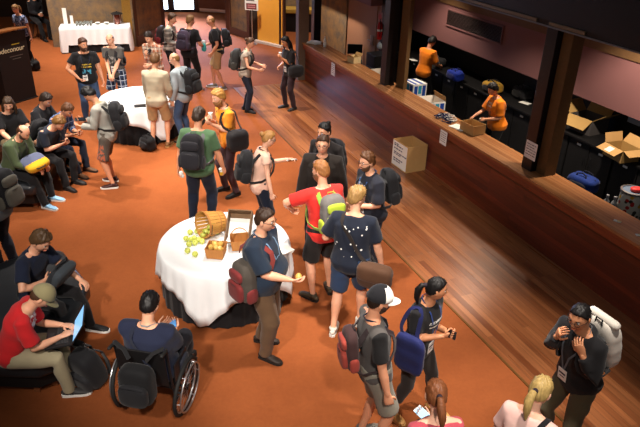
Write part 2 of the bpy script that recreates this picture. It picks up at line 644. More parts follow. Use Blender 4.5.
    mb.rings(tsec(-.004, -.12, .6))
    mb.tube([neckp - neckM[:, 2] * .05 * S, neckp + neckM[:, 2] * .02, hc - Mh[:, 2] * .05 * S - Mh[:, 1] * .02], [.062 * S * (.88 if girl else 1), .055 * S * (.85 if girl else 1), .055 * S * (.85 if girl else 1)], 14)
    for sg in (1, -1):
        sh, el, wr, pl = arms[sg]
        k = S * fk * (.85 if girl else 1)
        mid = (sh + el) / 2; fm = el + (wr - el) * .3
        mb.tube([sh, mid, el, fm, wr], [.058 * k, .049 * k, .040 * k, .042 * k, .027 * S], 12)
        mb.tube([sp + sm @ np.array([sg * .07 * S, -.006, .035 * S]), sh], [.045 * S, .052 * k], 10)
        hip, kn, an, fy = legs[sg]
        k = S * fk
        c1 = kn + (an - kn) * .32 - np.array([0, .012, 0])
        mb.tube([hip, hip + (kn - hip) * .45, kn, c1, kn + (an - kn) * .7, an], [.086 * k, .074 * k, .053 * k, .055 * k, .040 * S, .034 * S], 14)
        dr = np.array([math.sin(R(fy)), math.cos(R(fy)), 0])
        mb.tube([an - dr * .03 * S - (0, 0, .04 * S), an + dr * .06 * S - (0, 0, .045 * S), an + dr * .16 * S - (0, 0, .058 * S)], [.03 * S, (.036 * S, .028 * S), (.036 * S, .018 * S)], 10)
    body = remesh(mb, vox * S, 3)
    full = MB().mesh_from(body)
    bpy.data.meshes.remove(body)
    D, F = sphere(44, 32)
    hv = head_surf(D.copy())
    A = np.array(HM)
    full.add(hv @ A[:3, :3].T + A[:3, 3], F)
    for sx in (1, -1):   # ears
        e = MB(); e.ball((sx * .076, -.008, .0), (.010, .020, .032), 12, 10, Matrix.Rotation(sx * -.25, 3, 'Z') @ Matrix.Rotation(-.15, 3, 'X')); e.xf(HM)
        full.add(e.v[0], e.f)
    P.hands = {}
    for sg in (1, -1):
        sh, el, wr, pl = arms[sg]
        d = _unit(wr - el)
        pn = _unit(pl - d * np.dot(pl, d)); sd = np.cross(d, pn) * sg    # towards the thumb side
        # thumb points forward/up: choose the side that does
        if sd[1] * .8 + sd[2] * .6 - sd[0] * sg * .6 < 0: sd = -sd
        hs = S * (.9 if girl else 1)
        mbh = MB()
        mbh.tube([wr - d * .02 * hs, wr + d * .02 * hs, wr + d * .055 * hs, wr + d * .088 * hs], [(.026 * hs, .020 * hs), (.034 * hs, .017 * hs), (.041 * hs, .015 * hs), (.038 * hs, .012 * hs)], 12, True, ref=pn)
        cu = .42
        for q, (o, ln) in enumerate(((.029, .070), (.010, .080), (-.010, .074), (-.028, .060))):
            p = wr + d * .085 * hs + sd * o * hs
            pts = [p - d * .02 * hs, p]
            a = 0.12 + .05 * q
            for sgm in (.45, .32, .25):
                a += cu
                p = p + (d * math.cos(a) + pn * math.sin(a) + sd * o * 1.2) * ln * hs * sgm
                pts.append(p)
            mbh.tube(pts, [.009 * hs, .0088 * hs, .0082 * hs, .0076 * hs, .0066 * hs], 7)
        p = wr + d * .025 * hs + sd * .028 * hs
        mbh.tube([p - sd * .012 * hs, p + (sd * .6 + d * .6 + pn * .3) * .032 * hs, p + (sd * .75 + d * 1.25 + pn * .75) * .036 * hs, p + (sd * .8 + d * 1.9 + pn * 1.2) * .038 * hs], [.013 * hs, .011 * hs, .0095 * hs, .007 * hs], 8)
        for V in mbh.v: pass
        full.add(np.concatenate(mbh.v), mbh.f)
        P.hands[sg] = (wr + d * .075 * hs + pn * .030 * hs, d, pn, sd)
    full.build('body', skin_mat(skin), root, 'all')
    # ---- face parts
    for sx in (1, -1):
        D2, F2 = sphere(12, 9)
        e = MB(); c0 = np.array((sx * .031, .0745, .012))
        fr = [max(D2[i][1] for i in f) > .97 for f in F2]
        fa = [f for f, q in zip(F2, fr) if not q]; fb = [f for f, q in zip(F2, fr) if q]
        e.add(D2 * .0125 + c0, fa); e.slot = 1; e.add(D2 * .0127 + c0, fb); e.xf(HM)
        e.build('eye', [mat('eye_white', C(225, 220, 212), .3), mat('iris', C(52, 36, 28), .25)], root)
        if hair:
            b = MB().tube([(sx * .014, .090, .030), (sx * .030, .091, .036), (sx * .047, .078, .031)], [.0035, .004, .0025], 6).xf(HM)
            b.build('eyebrow', hair_mat(tuple(q * .7 for q in hair[1][:3]) + (1,)), root)
    MB().tube([(-.021, .088, -.056), (-.009, .0985, -.055), (0, .0995, -.0565), (.009, .0985, -.055), (.021, .088, -.056)], [(.003, .003), (.006, .004), (.0055, .004), (.006, .004), (.003, .003)], 8).xf(HM).build('lips', mat('lips', tuple(q * f for q, f in zip(skin[:3], (.85, .55, .55))) + (1,), .5), root)
    # ---- hair
    if hair and not (cap and hair[0] == 'none'):
        st, hcx = hair[0], hair[1]
        thick = {'bald': .008, 'buzz': .009, 'topknot': .014, 'pony': .014, 'bun': .014}.get(st, hair[2] if len(hair) > 2 else .021)
        hm = hair_mesh(st, seed, thick)
        if st in ('long', 'longstraight'):
            ln = .27 if st == 'long' else .38
            hm.tube([(0, -.04, .04), (0, -.085, -.03), (0, -.105, -.12), (0, -.10, -.12 - ln * .5), (0, -.10, -.10 - ln)], [(.06, .045), (.088, .045), (.095, .04), (.088, .032), (.05, .016)], 16)
            for sx in (1, -1):
                hm.tube([(sx * .06, -.01, .05), (sx * .088, -.005, -.02), (sx * .095, .0, -.10), (sx * .092, .005, -.2)], [.02, .026, .028, .014], 8)
        hm.xf(HM)
        ho = hm.build('hair', hair_mat(hcx), root, 'all')
        x = MB()
        if st == 'pony':
            x.tube([(0, -.095, .035), (0, -.14, .03), (0, -.165, -.03), (.01, -.165, -.11), (.015, -.14, -.20)], [.018, .028, .036, .030, .008], 10)
            x.xf(HM).build('ponytail', hair_mat(hcx), root)
            MB().tube([(0, -.105, .036), (0, -.118, .035)], [.023, .023], 10).xf(HM).build('hair_tie', mat('tie', C(40, 30, 40)), root)
        if st == 'bun':
            x.ball((0, -.115, .055), (.045, .038, .04), 14, 10); x.xf(HM).build('hair_bun', hair_mat(hcx), root)
        if st == 'topknot':
            x.ball((0, -.075, .105), (.030, .036, .028), 14, 10); x.xf(HM).build('hair_bun', hair_mat(hcx), root)
    if beard:
        beard_mesh(seed, .017 if len(beard) < 5 else beard[4]).xf(HM).build('beard', hair_mat(tuple(beard[:3]) + (1,)), root, 'all')
    if glasses:
        g = MB()
        for sx in (1, -1):
            g.tube([(sx * .034 + .022 * math.cos(t), .1005 - .010 * abs(math.cos(t) * .5 + .5 * (sx * math.cos(t))), .010 + .017 * math.sin(t)) for t in np.arange(14) * 2 * PI / 14], .0024, 6, close=True)
            g.tube([(sx * .056, .092, .014), (sx * .076, .05, .014), (sx * .079, -.005, .012)], .0022, 6)
        g.tube([(-.012, .1005, .013), (0, .106, .015), (.012, .1005, .013)], .0022, 6)
        g.xf(HM).build('glasses', mat('frames', glasses, .3), root)
    if cap:
        D, F = sphere(40, 28)
        Pm = head_surf(D.copy()); m = sstep(.16, .24, D[:, 2] + .10 * D[:, 1] * 0)
        c = MB(); c.add(Pm + D * (m * (.020 + .012 * np.clip(D[:, 2], 0, 1)) - (1 - m) * .02)[:, None], F)
        if len(cap) > 2:     # contrasting front panel
            azz = np.degrees(np.abs(np.arctan2(D[:, 0], D[:, 1])))
            c.k = [1 if max(azz[i] for i in f) < 84 and min(D[i][2] for i in f) > .2 and max(D[i][2] for i in f) < .97 else 0 for f in F]
        c.xf(HM)
        co = c.build('cap', [cloth('cap_cloth', cap[0])] + ([cloth('cap_front', cap[2])] if len(cap) > 2 else []), root, 'all')
        rows = []
        for iz in (0, 1):
            for ir, rr in enumerate((0.0, .03, .058, .072)):
                pass
        a = np.radians(np.linspace(-62, 62, 17))
        top_, bot = [], []
        rg = []
        for j, aa in enumerate(a):
            ci = math.cos(aa * 90 / 62 if abs(aa) < R(62) else R(90))
            xi, yi = .088 * math.sin(aa), .10 * math.cos(aa) + .008
            ex = .078 * max(0, ci) ** .6
            zo = .026 - .012 * abs(math.sin(aa)) ** 2
            rg.append([(xi * .96, yi * .93, zo), (xi, yi + ex, zo - .012 - .010 * ci), (xi, yi + ex, zo - .016 - .010 * ci), (xi * .96, yi * .93, zo - .005)])
        MB().rings(rg).xf(HM).build('brim', cloth('brim_cloth', cap[1]), co)
    # ---- top
    kind, tm = top[0], top[1]
    o = top[2] if len(top) > 2 else {}
    e = o.get('e', .014); slv = o.get('sleeve', .62)
    mb = MB()
    hem = o.get('hem', -.07)
    secs = tsec(e, hem, .52, True)
    lo = [q for q in SECT if abs(q[0] - hem) < .03][0]
    mb.rings(secs)
    if o.get('hood'):
        p0, M0 = frame(.50 * S)
        mb.tube([p0 + M0 @ np.array(q) * S for q in ((.085, .05, -.02), (.095, -.02, .01), (.05, -.085, .0), (0, -.10, -.015), (-.05, -.085, .0), (-.095, -.02, .01), (-.085, .05, -.02))], [.018, .030, .038, .042, .038, .030, .018], 10)
    if o.get('collar'):
        p0, M0 = frame(.53 * S)
        mb.tube([p0 + M0 @ np.array(q) * S for q in ((.0, .075, -.03), (.058, .045, -.012), (.07, -.005, .006), (.045, -.055, .012), (0, -.07, .015), (-.045, -.055, .012), (-.07, -.005, .006), (-.058, .045, -.012))], .014 * S, 8, close=True)
    for sg in (1, -1):
        sh, el, wr, pl = arms[sg]
        k = S * fk * (.86 if girl else 1)
        if slv > 0:
            inn = sp + sm @ np.array([sg * .09 * S, -.005, .012 * S])
            if slv <= 1:
                mb.tube([inn, sh, sh + (el - sh) * slv * .5, sh + (el - sh) * slv], [.055 * k + e * .6, .060 * k + e, .056 * k + e * 1.2, .054 * k + e * 1.5], 14, False)
            else:
                q = slv - 1
                mb.tube([inn, sh, (sh + el) / 2, el, el + (wr - el) * q * .5, el + (wr - el) * q], [.055 * k + e * .6, .060 * k + e, .052 * k + e, .044 * k + e, .040 * k + e, (.042 - .012 * q) * k + e], 14, False)
    sme = remesh(mb, vox * S, 4, o.get('fold', .006) * S, seed, 26)
    tops = link(kind, sme, tm, root, 'all')
    P.shirt = tops
    # ---- bottom
    kind, bm_ = bottom[0], bottom[1]
    o2 = bottom[2] if len(bottom) > 2 else {}
    lf = o2.get('len', 1.0); be = o2.get('e', .014)
    mb = MB()
    ws = o2.get('waist', .08)
    mb.rings(tsec(be * .75, -.12, ws))
    for sg in (1, -1):
        hip, kn, an, fy = legs[sg]
        k = S * fk
        r = [.088 * k + be, .076 * k + be, .056 * k + be * 1.2]
        pts = [hip, hip + (kn - hip) * .45, kn]
        if lf < .5:      # shorts: lf = share of the whole leg
            q = lf / .5
            pts = [hip, hip + (kn - hip) * .45, hip + (kn - hip) * q]
            r[1] = .074 * k + be * .9; r[2] = .064 * k + be * 1.15
        else:
            q = (lf - .5) / .5
            pts += [kn + (an - kn) * .35 * q - np.array([0, .008, 0]), kn + (an - kn) * .7 * q, kn + (an - kn) * q + np.array([0, 0, -.02 * (q > .9)])]
            r += [.056 * k + be, .046 * S + be * 1.1, (.040 + .010 * (q < .9)) * S + be * 1.1]
        mb.tube(pts, r, 16, False)
    bme = remesh(mb, vox * S, 4, o2.get('fold', .006) * S, seed + 50, 24)
    link(kind, bme, bm_, root, 'all')
    # ---- shoes
    if shoe:
        um, sm_ = shoe
        for sg in (1, -1):
            hip, kn, an, fy = legs[sg]
            dr = np.array([math.sin(R(fy)), math.cos(R(fy)), 0]); up = np.array([0, 0, 1.0])
            if seat and an[2] > .2 * S: up = np.array([0, 0, 1.0])
            g = an - up * .085 * S
            u = MB()
            pp = [(-.052, .050, .030, .030), (-.02, .052, .036, .036), (.04, .048, .039, .036), (.10, .040, .044, .026), (.155, .034, .043, .019), (.185, .030, .030, .013)]
            u.tube([g + dr * a * S + up * z * S for a, z, w, h in pp], [(w * S, h * S) for a, z, w, h in pp], 14, True, ref=(0, 0, 1))
            u.tube([an - up * .04 * S - dr * .01 * S, an + up * .012 * S - dr * .012 * S], [.043 * S, .042 * S], 12, False)
            so = u.build('shoe', um, root, 'all')
            s2 = MB()
            ol = [(-.085, .0), (-.07, .032), (-.02, .038), (.05, .040), (.11, .047), (.165, .044), (.2, .028), (.212, 0)]
            loop = [(a, w) for a, w in ol] + [(a, -w) for a, w in reversed(ol[1:-1])]
            sdv = np.cross(dr, up)
            rg = [[g + dr * a * S * 1.0 + sdv * w * S + up * z * S for a, w in loop] for z in (.002, .026)]
            s2.rings(rg)
            s2.build('sole', sm_, so, True)
    P.frame, P.arms, P.legs, P.hz, P.fat, P.e, P.belly = frame, arms, legs, hz, fat, e, belly
    def depth(s, side=1):
        q = np.interp(s, [a[0] for a in SECT], [a[2] for a in SECT]) * S * fat + e + bel(s * S) * .75
        off_ = np.interp(s, [a[0] for a in SECT], [a[3] for a in SECT]) * S + bel(s * S) * .5
        return q + side * off_
    P.depth = depth
    return P

def chest_world(P, s=.36):
    p, M = P.frame(s * P.S)
    return P.W @ (Matrix.Translation(p) @ Matrix(M.tolist()).to_4x4())

def lanyard(P, col, badge=True, low=.16, bcol=C(228, 228, 224), x=0.0):
    S = P.S
    rows = []
    def pt(s, xx, side, ex=.012):
        p, M = P.frame(s * S)
        w = np.interp(s, [a[0] for a in SECT], [a[1] for a in SECT]) * S
        f = max(0.3, 1 - (xx * S / max(w, .01)) ** 2) ** .5
        return p + M @ np.array([xx * S, side * (P.depth(s, side) * f + ex), 0]), M[:, 1] * side
    pts, nr = [], []
    seq = [(low, .006 + x, 1), (.30, .045 + x * .6, 1), (.40, .072, 1), (.475, .078, 1)]
    a = [pt(*q) for q in seq]
    p0, M0 = P.frame(.535 * S)
    bk = [(p0 + M0 @ (np.array([.074, -.01, .004]) * S), M0[:, 0]), (p0 + M0 @ (np.array([.03, -.078, .008]) * S), -M0[:, 1]), (p0 + M0 @ (np.array([-.03, -.078, .008]) * S), -M0[:, 1]), (p0 + M0 @ (np.array([-.074, -.01, .004]) * S), -M0[:, 0])]
    b = [pt(s, 2 * x * (1 if s < .35 else 0) - xx if False else -xx + 2 * x * (s < .2) + 2 * x * .6 * (.2 < s < .35), sd) for s, xx, sd in reversed(seq)]
    allp = a + bk + b
    o = MB().ribbon([q[0] for q in allp], [q[1] for q in allp], .016 * S, .003).build('lanyard', cloth('lanyard_cloth', col), P.root)
    if badge:
        c, n = pt(low - .055, x, 1, .016)
        p, M = P.frame((low - .055) * S)
        B = MB().box((0, 0, 0), (.092, .004, .125)); B.slot = 1
        B.box((0, .0026, .015), (.07, .001, .018)); B.box((0, .0026, -.02), (.05, .001, .01))
        B.xf(Matrix.Translation(c) @ Matrix(M.tolist()).to_4x4())
        B.build('badge', [mat('badge_card', bcol, .5), mat('badge_ink', C(40, 40, 60), .6)], o, False)['label'] = 'name badge card'

def strap_normals(pts, c):
    return [np.asarray(p, float) - np.asarray(c, float) for p in pts]

def backpack(P, label, main, accent=None, strapc=None, size=(.30, .17, .45), group=None, drop=0.06, tilt=0, one=False, roll=False, front=True, cat='backpack', both=True, name='backpack', dx=0.0, dyaw=0.0):
    S = P.S; w, d, h = size
    mm = cloth('pack_cloth', main, 160, .2, .75)
    am = cloth('pack_pocket', accent or main, 160, .2, .75)
    st = cloth('pack_strap', strapc or tuple(q * .8 for q in main[:3]) + (1,), 200)
    dp = P.depth(.34, -1)
    CM = chest_world(P, .34)
    yc = -(dp + .012 + d / 2)
    bz = -.06 - drop - h / 2 + .05
    base = CM @ Matrix.Translation((dx, yc + .8 * abs(dx), bz)) @ Matrix.Rotation(R(dyaw), 4, 'Z') @ Matrix.Rotation(R(tilt), 4, 'X')
    inv = base.inverted() @ CM
    root = thing(name, label, cat, base, group)
    b = MB().ball((0, 0, h / 2), (w / 2, d / 2, h / 2), 28, 20, None, 4.2)
    for V in b.v:
        t = (V[:, 2] / h)
        V[:, 0] *= 1 - .14 * np.clip(t, 0, 1) ** 2; V[:, 1] *= 1 - .10 * np.clip(t, 0, 1) ** 2
        V += .004 * np.sin(V[:, [2, 0, 1]] * 45)
    b.build('main_compartment', mm, root, 'all')
    if front:
        MB().ball((0, -d / 2 - .004, h * .30), (w * .40, .038, h * .25), 22, 14, None, 4.2).build('front_pocket', am, root, 'all')
        MB().ball((0, -d / 2 - .002, h * .70), (w * .36, .030, h * .13), 22, 14, None, 3.6).build('top_pocket', am, root, 'all')
        MB().tube([(-w * .33, -d / 2 - .028, h * .46), (0, -d / 2 - .043, h * .49), (w * .33, -d / 2 - .028, h * .46)], .004, 6).build('zip', mat('zip', C(70, 70, 72), .4, .6), root)
        for sx in (1, -1):
            MB().ball((sx * w * .49, .0, h * .22), (.022, d * .36, h * .19), 14, 12, None, 3).build('side_pocket', am, root, 'all')
    if roll:
        MB().tube([(-w * .36, 0, h * .99), (w * .36, 0, h * .99)], [.04, .04], 14).build('rolled_top', mm, root)
    MB().tube([(-.035, d * .35, h * .95), (-.03, d * .30, h * 1.04), (.03, d * .30, h * 1.04), (.035, d * .35, h * .95)], .007, 7).build('carry_handle', st, root)
    f = P.fat
    df = P.depth(.36, 1); k = S
    for sx in ((1, -1) if both else (1,)):
        xs = .098 * k * (1 + (f - 1) * .4)
        top = .152 * k
        pts = [(sx * xs * .8, yc + d * .42, -.0), (sx * xs, -dp - .012, .055), (sx * xs, -.075 * k, top - .006), (sx * xs * 1.02, -.02, top + .006), (sx * xs * 1.05, .045 * k, top - .008), (sx * xs * 1.08, df * .90 + .012, .075), (sx * xs * 1.15, df + .016, .0), (sx * .128 * k * f, df * .98 + .012, -.08), (sx * .165 * k * f, df * .55 + .012, -.17), (sx * (.172 * k * f + .02), -.02, -.22), (sx * (.15 * k * f + .02), -dp * .9 - .01, -.25), (sx * .11 * k, yc + d * .35, -.25 - drop * .5)]
        V = np.array([tuple(inv @ Vector(p)) for p in pts])
        cc = np.array(inv @ Vector((0, 0, -.08)))
        MB().ribbon(V, [v - (cc + np.array([0, 0, .35]) * (0)) for v in V], .052 * k, .011).build('shoulder_strap', st, root, True, .003)
    return root

def side_bag(P, label, main, pos, size, strap=None, cat='bag', name='shoulder_bag', flap=None, over=-1, yaw=0, loose=False):
    """bag hung at pos (wearer's frame, height relative to the hips) from a strap over the 'over' shoulder"""
    S = P.S; w, d, h = size
    mm = cloth('bag_cloth', main, 150, .2, .7)
    st = cloth('bag_strap', strap or main, 200)
    p = np.array([pos[0] * S, pos[1] * S, P.hz + pos[2] * S])
    LM = Matrix.Translation(p) @ Matrix.Rotation(R(yaw), 4, 'Z')
    root = thing(name, label, cat, P.W @ LM)
    b = MB().ball((0, 0, h / 2), (w / 2, d / 2, h / 2), 26, 18, None, 4.5)
    b.v[0] += .004 * np.sin(b.v[0][:, [2, 0, 1]] * 40)
    b.build('bag_body', mm, root, 'all')
    if flap:
        f = MB().ball((0, -d * .06, h * .66), (w * .51, d * .52, h * .37), 26, 14, None, 4.5)
        f.build('flap', cloth('flap_cloth', flap, 150, .2, .7), root, 'all')
    if over is not None:
        sx = np.sign(pos[0]); k = S
        sh, M = P.frame(.485 * S)
        df, db = P.depth(.34, 1), P.depth(.34, -1)
        c1, M1 = P.frame(.3 * S); c2, M2 = P.frame(.12 * S)
        if over == sx:     # same side
            front = [c1 + M1 @ np.array([sx * .15 * k * P.fat, df * .9 + .01, 0])]
            back = [c1 + M1 @ np.array([sx * .15 * k * P.fat, -db * .9 - .01, 0])]
            tp = sh + M @ np.array([sx * .125 * k, -.005, .0 * k + P.e + .028])
        else:
            front = [c1 + M1 @ np.array([0, df + .016, 0.03]), c2 + M2 @ np.array([sx * .11 * k * P.fat, P.depth(.12, 1) * .9 + .016, 0])]
            back = [c1 + M1 @ np.array([0, -db - .016, 0.03]), c2 + M2 @ np.array([sx * .11 * k * P.fat, -P.depth(.12, -1) * .9 - .016, 0])]
            tp = sh + M @ np.array([-sx * .105 * k, -.005, P.e + .035])
        shf = sh + M @ np.array([np.sign(tp[0]) * .10 * k, P.depth(.44, 1) * .9 + .012, -.05]); shb = sh + M @ np.array([np.sign(tp[0]) * .10 * k, -P.depth(.44, -1) * .9 - .012, -.05])
        if loose:
            front = [c1 + M1 @ np.array([sx * .235 * k, .085, 0])]; back = [c1 + M1 @ np.array([sx * .235 * k, -.085, 0])]
            tp = sh + M @ np.array([sx * .155 * k, -.005, P.e + .022])
        a = p + np.array([0, d * .2 + .02, h * .93]); bb = p + np.array([0, -d * .2 - .02, h * .93])
        if loose:
            shf = tp + M @ np.array([sx * .03, .06, -.05]); shb = tp + M @ np.array([sx * .03, -.06, -.05])
        pts = [a] + front[::-1] + [shf, tp, shb] + back + [bb]
        inv = LM.inverted()
        V = [np.array(inv @ Vector(tuple(q))) for q in pts]
        # outward normals
        cc = [np.array(inv @ Vector((0, 0, q[2]))) for q in pts]
        nr = [v - c for v, c in zip(V, cc)]
        nr[len(nr) // 2] = np.array([0, 0, 1.0])
        # smooth the path
        V2, n2 = [], []
        for i in range(len(V) - 1):
            for t in (0, .25, .5, .75):
                i0, i1, i2, i3 = max(i - 1, 0), i, i + 1, min(i + 2, len(V) - 1)
                cr = lambda A: .5 * (2 * A[i1] + (A[i2] - A[i0]) * t + (2 * A[i0] - 5 * A[i1] + 4 * A[i2] - A[i3]) * t * t + (3 * A[i1] - A[i0] - 3 * A[i2] + A[i3]) * t ** 3)
                V2.append(cr(V)); n2.append(nr[i1] * (1 - t) + nr[i2] * t)
        V2.append(V[-1]); n2.append(nr[-1])
        MB().ribbon(V2, n2, .038, .007).build('strap', st, root, True)
    return root

def hold(P, sg, out=0.0):
    """world frame at the palm: z along the fingers, y out of the palm"""
    c, d, pn, sd = P.hands[sg]
    x = np.cross(pn, d)
    M = Matrix(((x[0], pn[0], d[0], c[0] + pn[0] * out), (x[1], pn[1], d[1], c[1] + pn[1] * out), (x[2], pn[2], d[2], c[2] + pn[2] * out), (0, 0, 0, 1)))
    return P.W @ M

def phone(P, sg, label, body=C(25, 25, 28), screen=C(20, 24, 30), emit=0, size=(.072, .010, .145), cat='phone', name='phone'):
    M = hold(P, sg, -.004)
    r = thing(name, label, cat, M @ Matrix.Translation((0, 0, -.03)))
    MB().box((0, 0, .03), size).build('phone_body', mat('phone_body', body, .35), r, False, .003)
    MB().box((0, size[1] / 2 + .0006, .03), (size[0] * .9, .001, size[2] * .86)).build('screen', mat('screen%s' % emit, screen, .15, 0, 0, emit=emit), r, False)
    return r
# ------------------------------------------------------------------ setting materials
def carpet_mat():
    n = N('carpet')
    a = n.noise(1.1, 4); b = n.noise(24, 4, None, .7); c3 = n.noise(5, 5, None, .65)
    c = n.mix(a, C(142, 78, 42), C(164, 94, 52))
    c = n.mix(n.math('MULTIPLY', c3, .65), c, C(120, 62, 34))
    c = n.mix(n.math('MULTIPLY', b, .5), c, C(102, 52, 28))
    n.bump(n.noise(240, 2), .5, .006)
    return n.done(c, .97, 0, .05)
def stone_mat():
    n = N('stone_wall')
    vo = n.noise(3.2, 6, None, .7); f = n.noise(17, 4)
    g = n.math('MULTIPLY', n.math('SUBTRACT', vo, .38), 4.0); g.node.use_clamp = True
    c = n.mix(g, C(104, 92, 80), C(150, 116, 76))
    c = n.mix(n.math('MULTIPLY', f, .5), c, C(84, 72, 62))
    n.bump(f, .4, .01)
    return n.done(c, .85, 0, .2)
M_CARPET = carpet_mat()
M_STONE = stone_mat()
M_FLOORW = planks('hardwood_floor', [(C(166, 102, 60), C(104, 54, 28)), (C(178, 114, 70), C(120, 64, 34))], .085, 1.9, .30, spec=.55)
M_PANELW = planks('counter_boards', [(C(142, 62, 34), C(58, 23, 13)), (C(138, 60, 34), C(72, 28, 16))], .085, 2.2, .34, True)
M_FASCIA = planks('fascia_wood', [(C(150, 68, 36), C(122, 50, 26))], .3, 3.4, .3, True)
M_TOPW = planks('counter_top_wood', [(C(186, 130, 84), C(146, 92, 54)), (C(180, 124, 80), C(156, 100, 60))], .065, 4.2, .24, bumps=.04)
M_DARKW = planks('dark_wood', [(C(72, 38, 24), C(58, 30, 19))], .5, 3, .45, True)
M_POSTW = mat('post_wood', C(92, 68, 40), .55, 0, .2, 18)
M_BLACKM = mat('column_black', C(24, 20, 21), .3, 0, .1)
M_MAROON = mat('maroon_paint', C(118, 80, 80), .75, 0, .06, 3)
M_DOORP = mat('door_paint', C(150, 108, 84), .6, 0, .06, 4)
M_TRIM = mat('trim_wood', C(96, 70, 44), .6, 0, .2, 12)
M_BLACK = mat('black_laminate', C(22, 21, 22), .45, 0, .1)
M_BARFLOOR = mat('bar_floor', C(26, 25, 26), .8)
M_GOLD = mat('gold_column', C(150, 112, 48), .5, .2, .3, 20)
M_WHITE = mat('white_paper', C(232, 230, 224), .7, 0, .03)
M_METAL = mat('brushed_metal', C(190, 190, 192), .3, .9, .06)
M_DMETAL = mat('dark_metal', C(50, 50, 54), .4, .7, .06)
M_CARD = mat('cardboard', C(190, 150, 96), .85, 0, .08, 8)
M_CARDIN = mat('cardboard_inside', C(170, 130, 80), .9, 0, .08, 8)

# ------------------------------------------------------------------ floors
I4 = Matrix.Identity(4)
struct('floor', MB().span((-14, -1, -.1), (9, 31, 0)), M_CARPET, I4)
struct('floor_hardwood', MB().span((.12, -1.94, -.05), (17, .06, .006)), M_FLOORW)
struct('trim_1', MB().span((.12, -1.965, 0), (17, -1.94, .011)), mat('brass_strip', C(120, 84, 44), .4, .5))
struct('floor_bar', MB().span((-.62, .06, -.05), (17, 2.9, .005)), M_BARFLOOR)

# ------------------------------------------------------------------ bar
bar = thing('bar_counter', 'long dark reddish wooden bar counter with a lighter glossy top', 'counter', RM)
MB().span((0, .02, .006), (16.5, .10, .84)).build('front_panel', M_PANELW, bar, False)
MB().span((0, .06, .006), (16.5, .075, .006 + .001)).v  # noqa
MB().span((0, -.045, .83), (16.5, .09, .955)).build('fascia', M_FASCIA, bar, False, .004)
MB().span((-.02, -.06, .955), (16.5, .46, 1.0)).build('worktop', M_TOPW, bar, False, .006)
MB().span((0, .40, .006), (16.5, .44, .955)).build('rear_panel', M_BLACK, bar, False)
MB().span((0, .10, .006), (.05, .40, .955)).build('end_panel', M_PANELW, bar, False)
shelf = thing('work_shelf', 'low black work shelf along the inside of the bar counter', 'shelf', RM)
MB().span((.4, .445, .58), (16.5, .86, .62)).build('shelf_board', M_BLACK, shelf, False)
for u in (.5, 4, 8, 12, 16): MB().span((u, .46, .005), (u + .04, .85, .58)).build('support', M_BLACK, shelf, False)

def column(u0, u1, v0, v1, z0, z1, m, name='wall_column', bevel=.006):
    return struct(name, MB().span((u0, v0, z0), (u1, v1, z1)), m, RM, False, bevel)
column(3.92, 4.14, .14, .36, 1.0, 3.05, M_BLACKM)
column(4.20, 4.50, .37, .455, 1.0, 3.05, M_POSTW)
column(8.52, 8.73, .12, .36, 1.0, 3.05, M_BLACKM)
column(8.75, 8.94, .20, .40, 1.0, 3.05, M_POSTW)
column(-.62, -.42, .42, .62, 0, 3.05, M_BLACKM)
column(-.24, -.03, -.16, .12, 0, 3.3, mat('pillar_stone', C(112, 92, 76), .8, 0, .2, 16))
struct('trim_2', MB().span((-.7, .08, 3.05), (16.5, .5, 3.6)), mat('header_black', C(20, 18, 19), .4), RM)
struct('trim_3', MB().span((-.7, .05, 3.62), (16.5, .5, 4.3)), mat('header_wood', C(112, 62, 30), .5), RM)
for a, b in ((4.6, 8.35), (8.6, 9.25)):
    struct('trim_4', MB().span((a, .06, 3.07), (b, .082, 3.115)), mat('brass_rail', C(104, 92, 70), .45, .5), RM)
struct('trim_5', MB().span((4.0, .065, 3.042), (16.5, .09, 3.06)), mat('steel_edge', C(120, 128, 140), .3, .8), RM)
# back of the bar
struct('wall_bar_stone', MB().span((-3.2, 1.62, 0), (-.98, 1.9, 3.6)), M_STONE)
dw = struct('wall_bar_door', MB().span((-.98, 1.66, 0), (.95, 1.9, 3.6)), M_DOORP)
d1 = struct('door_1', MB().span((-.90, 1.635, .02), (.78, 1.665, 2.3)), M_DOORP, RM, False, .004)
hd = MB().tube([(.60, 1.60, .98), (.60, 1.60, 1.18)], .018, 10); hd.box((.60, 1.618, 1.08), (.12, .03, .24)); hd.tube([(.61, 1.60, 1.08), (.48, 1.575, 1.08)], .014, 8)
struct('door_handle', hd, M_METAL, I4, True, 0, d1)
struct('wall_bar_return', MB().span((.95, 1.66, 0), (1.05, 2.9, 3.6)).span((1.05, 1.64, 0), (1.42, 1.70, 3.6)), M_BLACK)
struct('wall_bar_back', MB().span((1.05, 2.78, 0), (16.5, 2.9, 3.6)), mat('bar_back_black', C(20, 18, 18), .6))
bk = MB(); bk.span((1.05, 2.2, 1.52), (16.5, 2.78, 3.6))
struct('wall_bulkhead', bk, M_MAROON)
struct('wall_bulkhead_end', MB().span((-3.2, 1.30, 2.02), (1.05, 1.62, 3.6)), M_MAROON)
struct('trim_6', MB().span((1.05, 2.17, 2.36), (16.5, 2.2, 2.62)), M_TRIM)
struct('ceiling_bar', MB().span((-3.2, .5, 3.6), (16.5, 2.9, 3.7)), mat('bar_ceiling', C(30, 26, 26), .8))
vt = thing('air_vent', 'wide dark louvred air vent in the maroon bulkhead above the bar', 'vent', RM)
f = MB(); f.span((3.05, 2.172, 1.90), (5.05, 2.2, 1.93)); f.span((3.05, 2.172, 2.24), (5.05, 2.2, 2.27)); f.span((3.05, 2.172, 1.93), (3.08, 2.2, 2.24)); f.span((5.02, 2.172, 1.93), (5.05, 2.2, 2.24))
f.build('frame', M_MAROON, vt, False, .003)
MB().span((3.08, 2.192, 1.93), (5.02, 2.199, 2.24)).build('backing', mat('vent_dark', C(14, 13, 13), .8), vt, False)
sl = MB()
for k in range(12):
    sl.box((4.05, 2.184, 1.945 + k * .0255), (1.94, .016, .005), Matrix.Rotation(-.5, 3, 'X'))
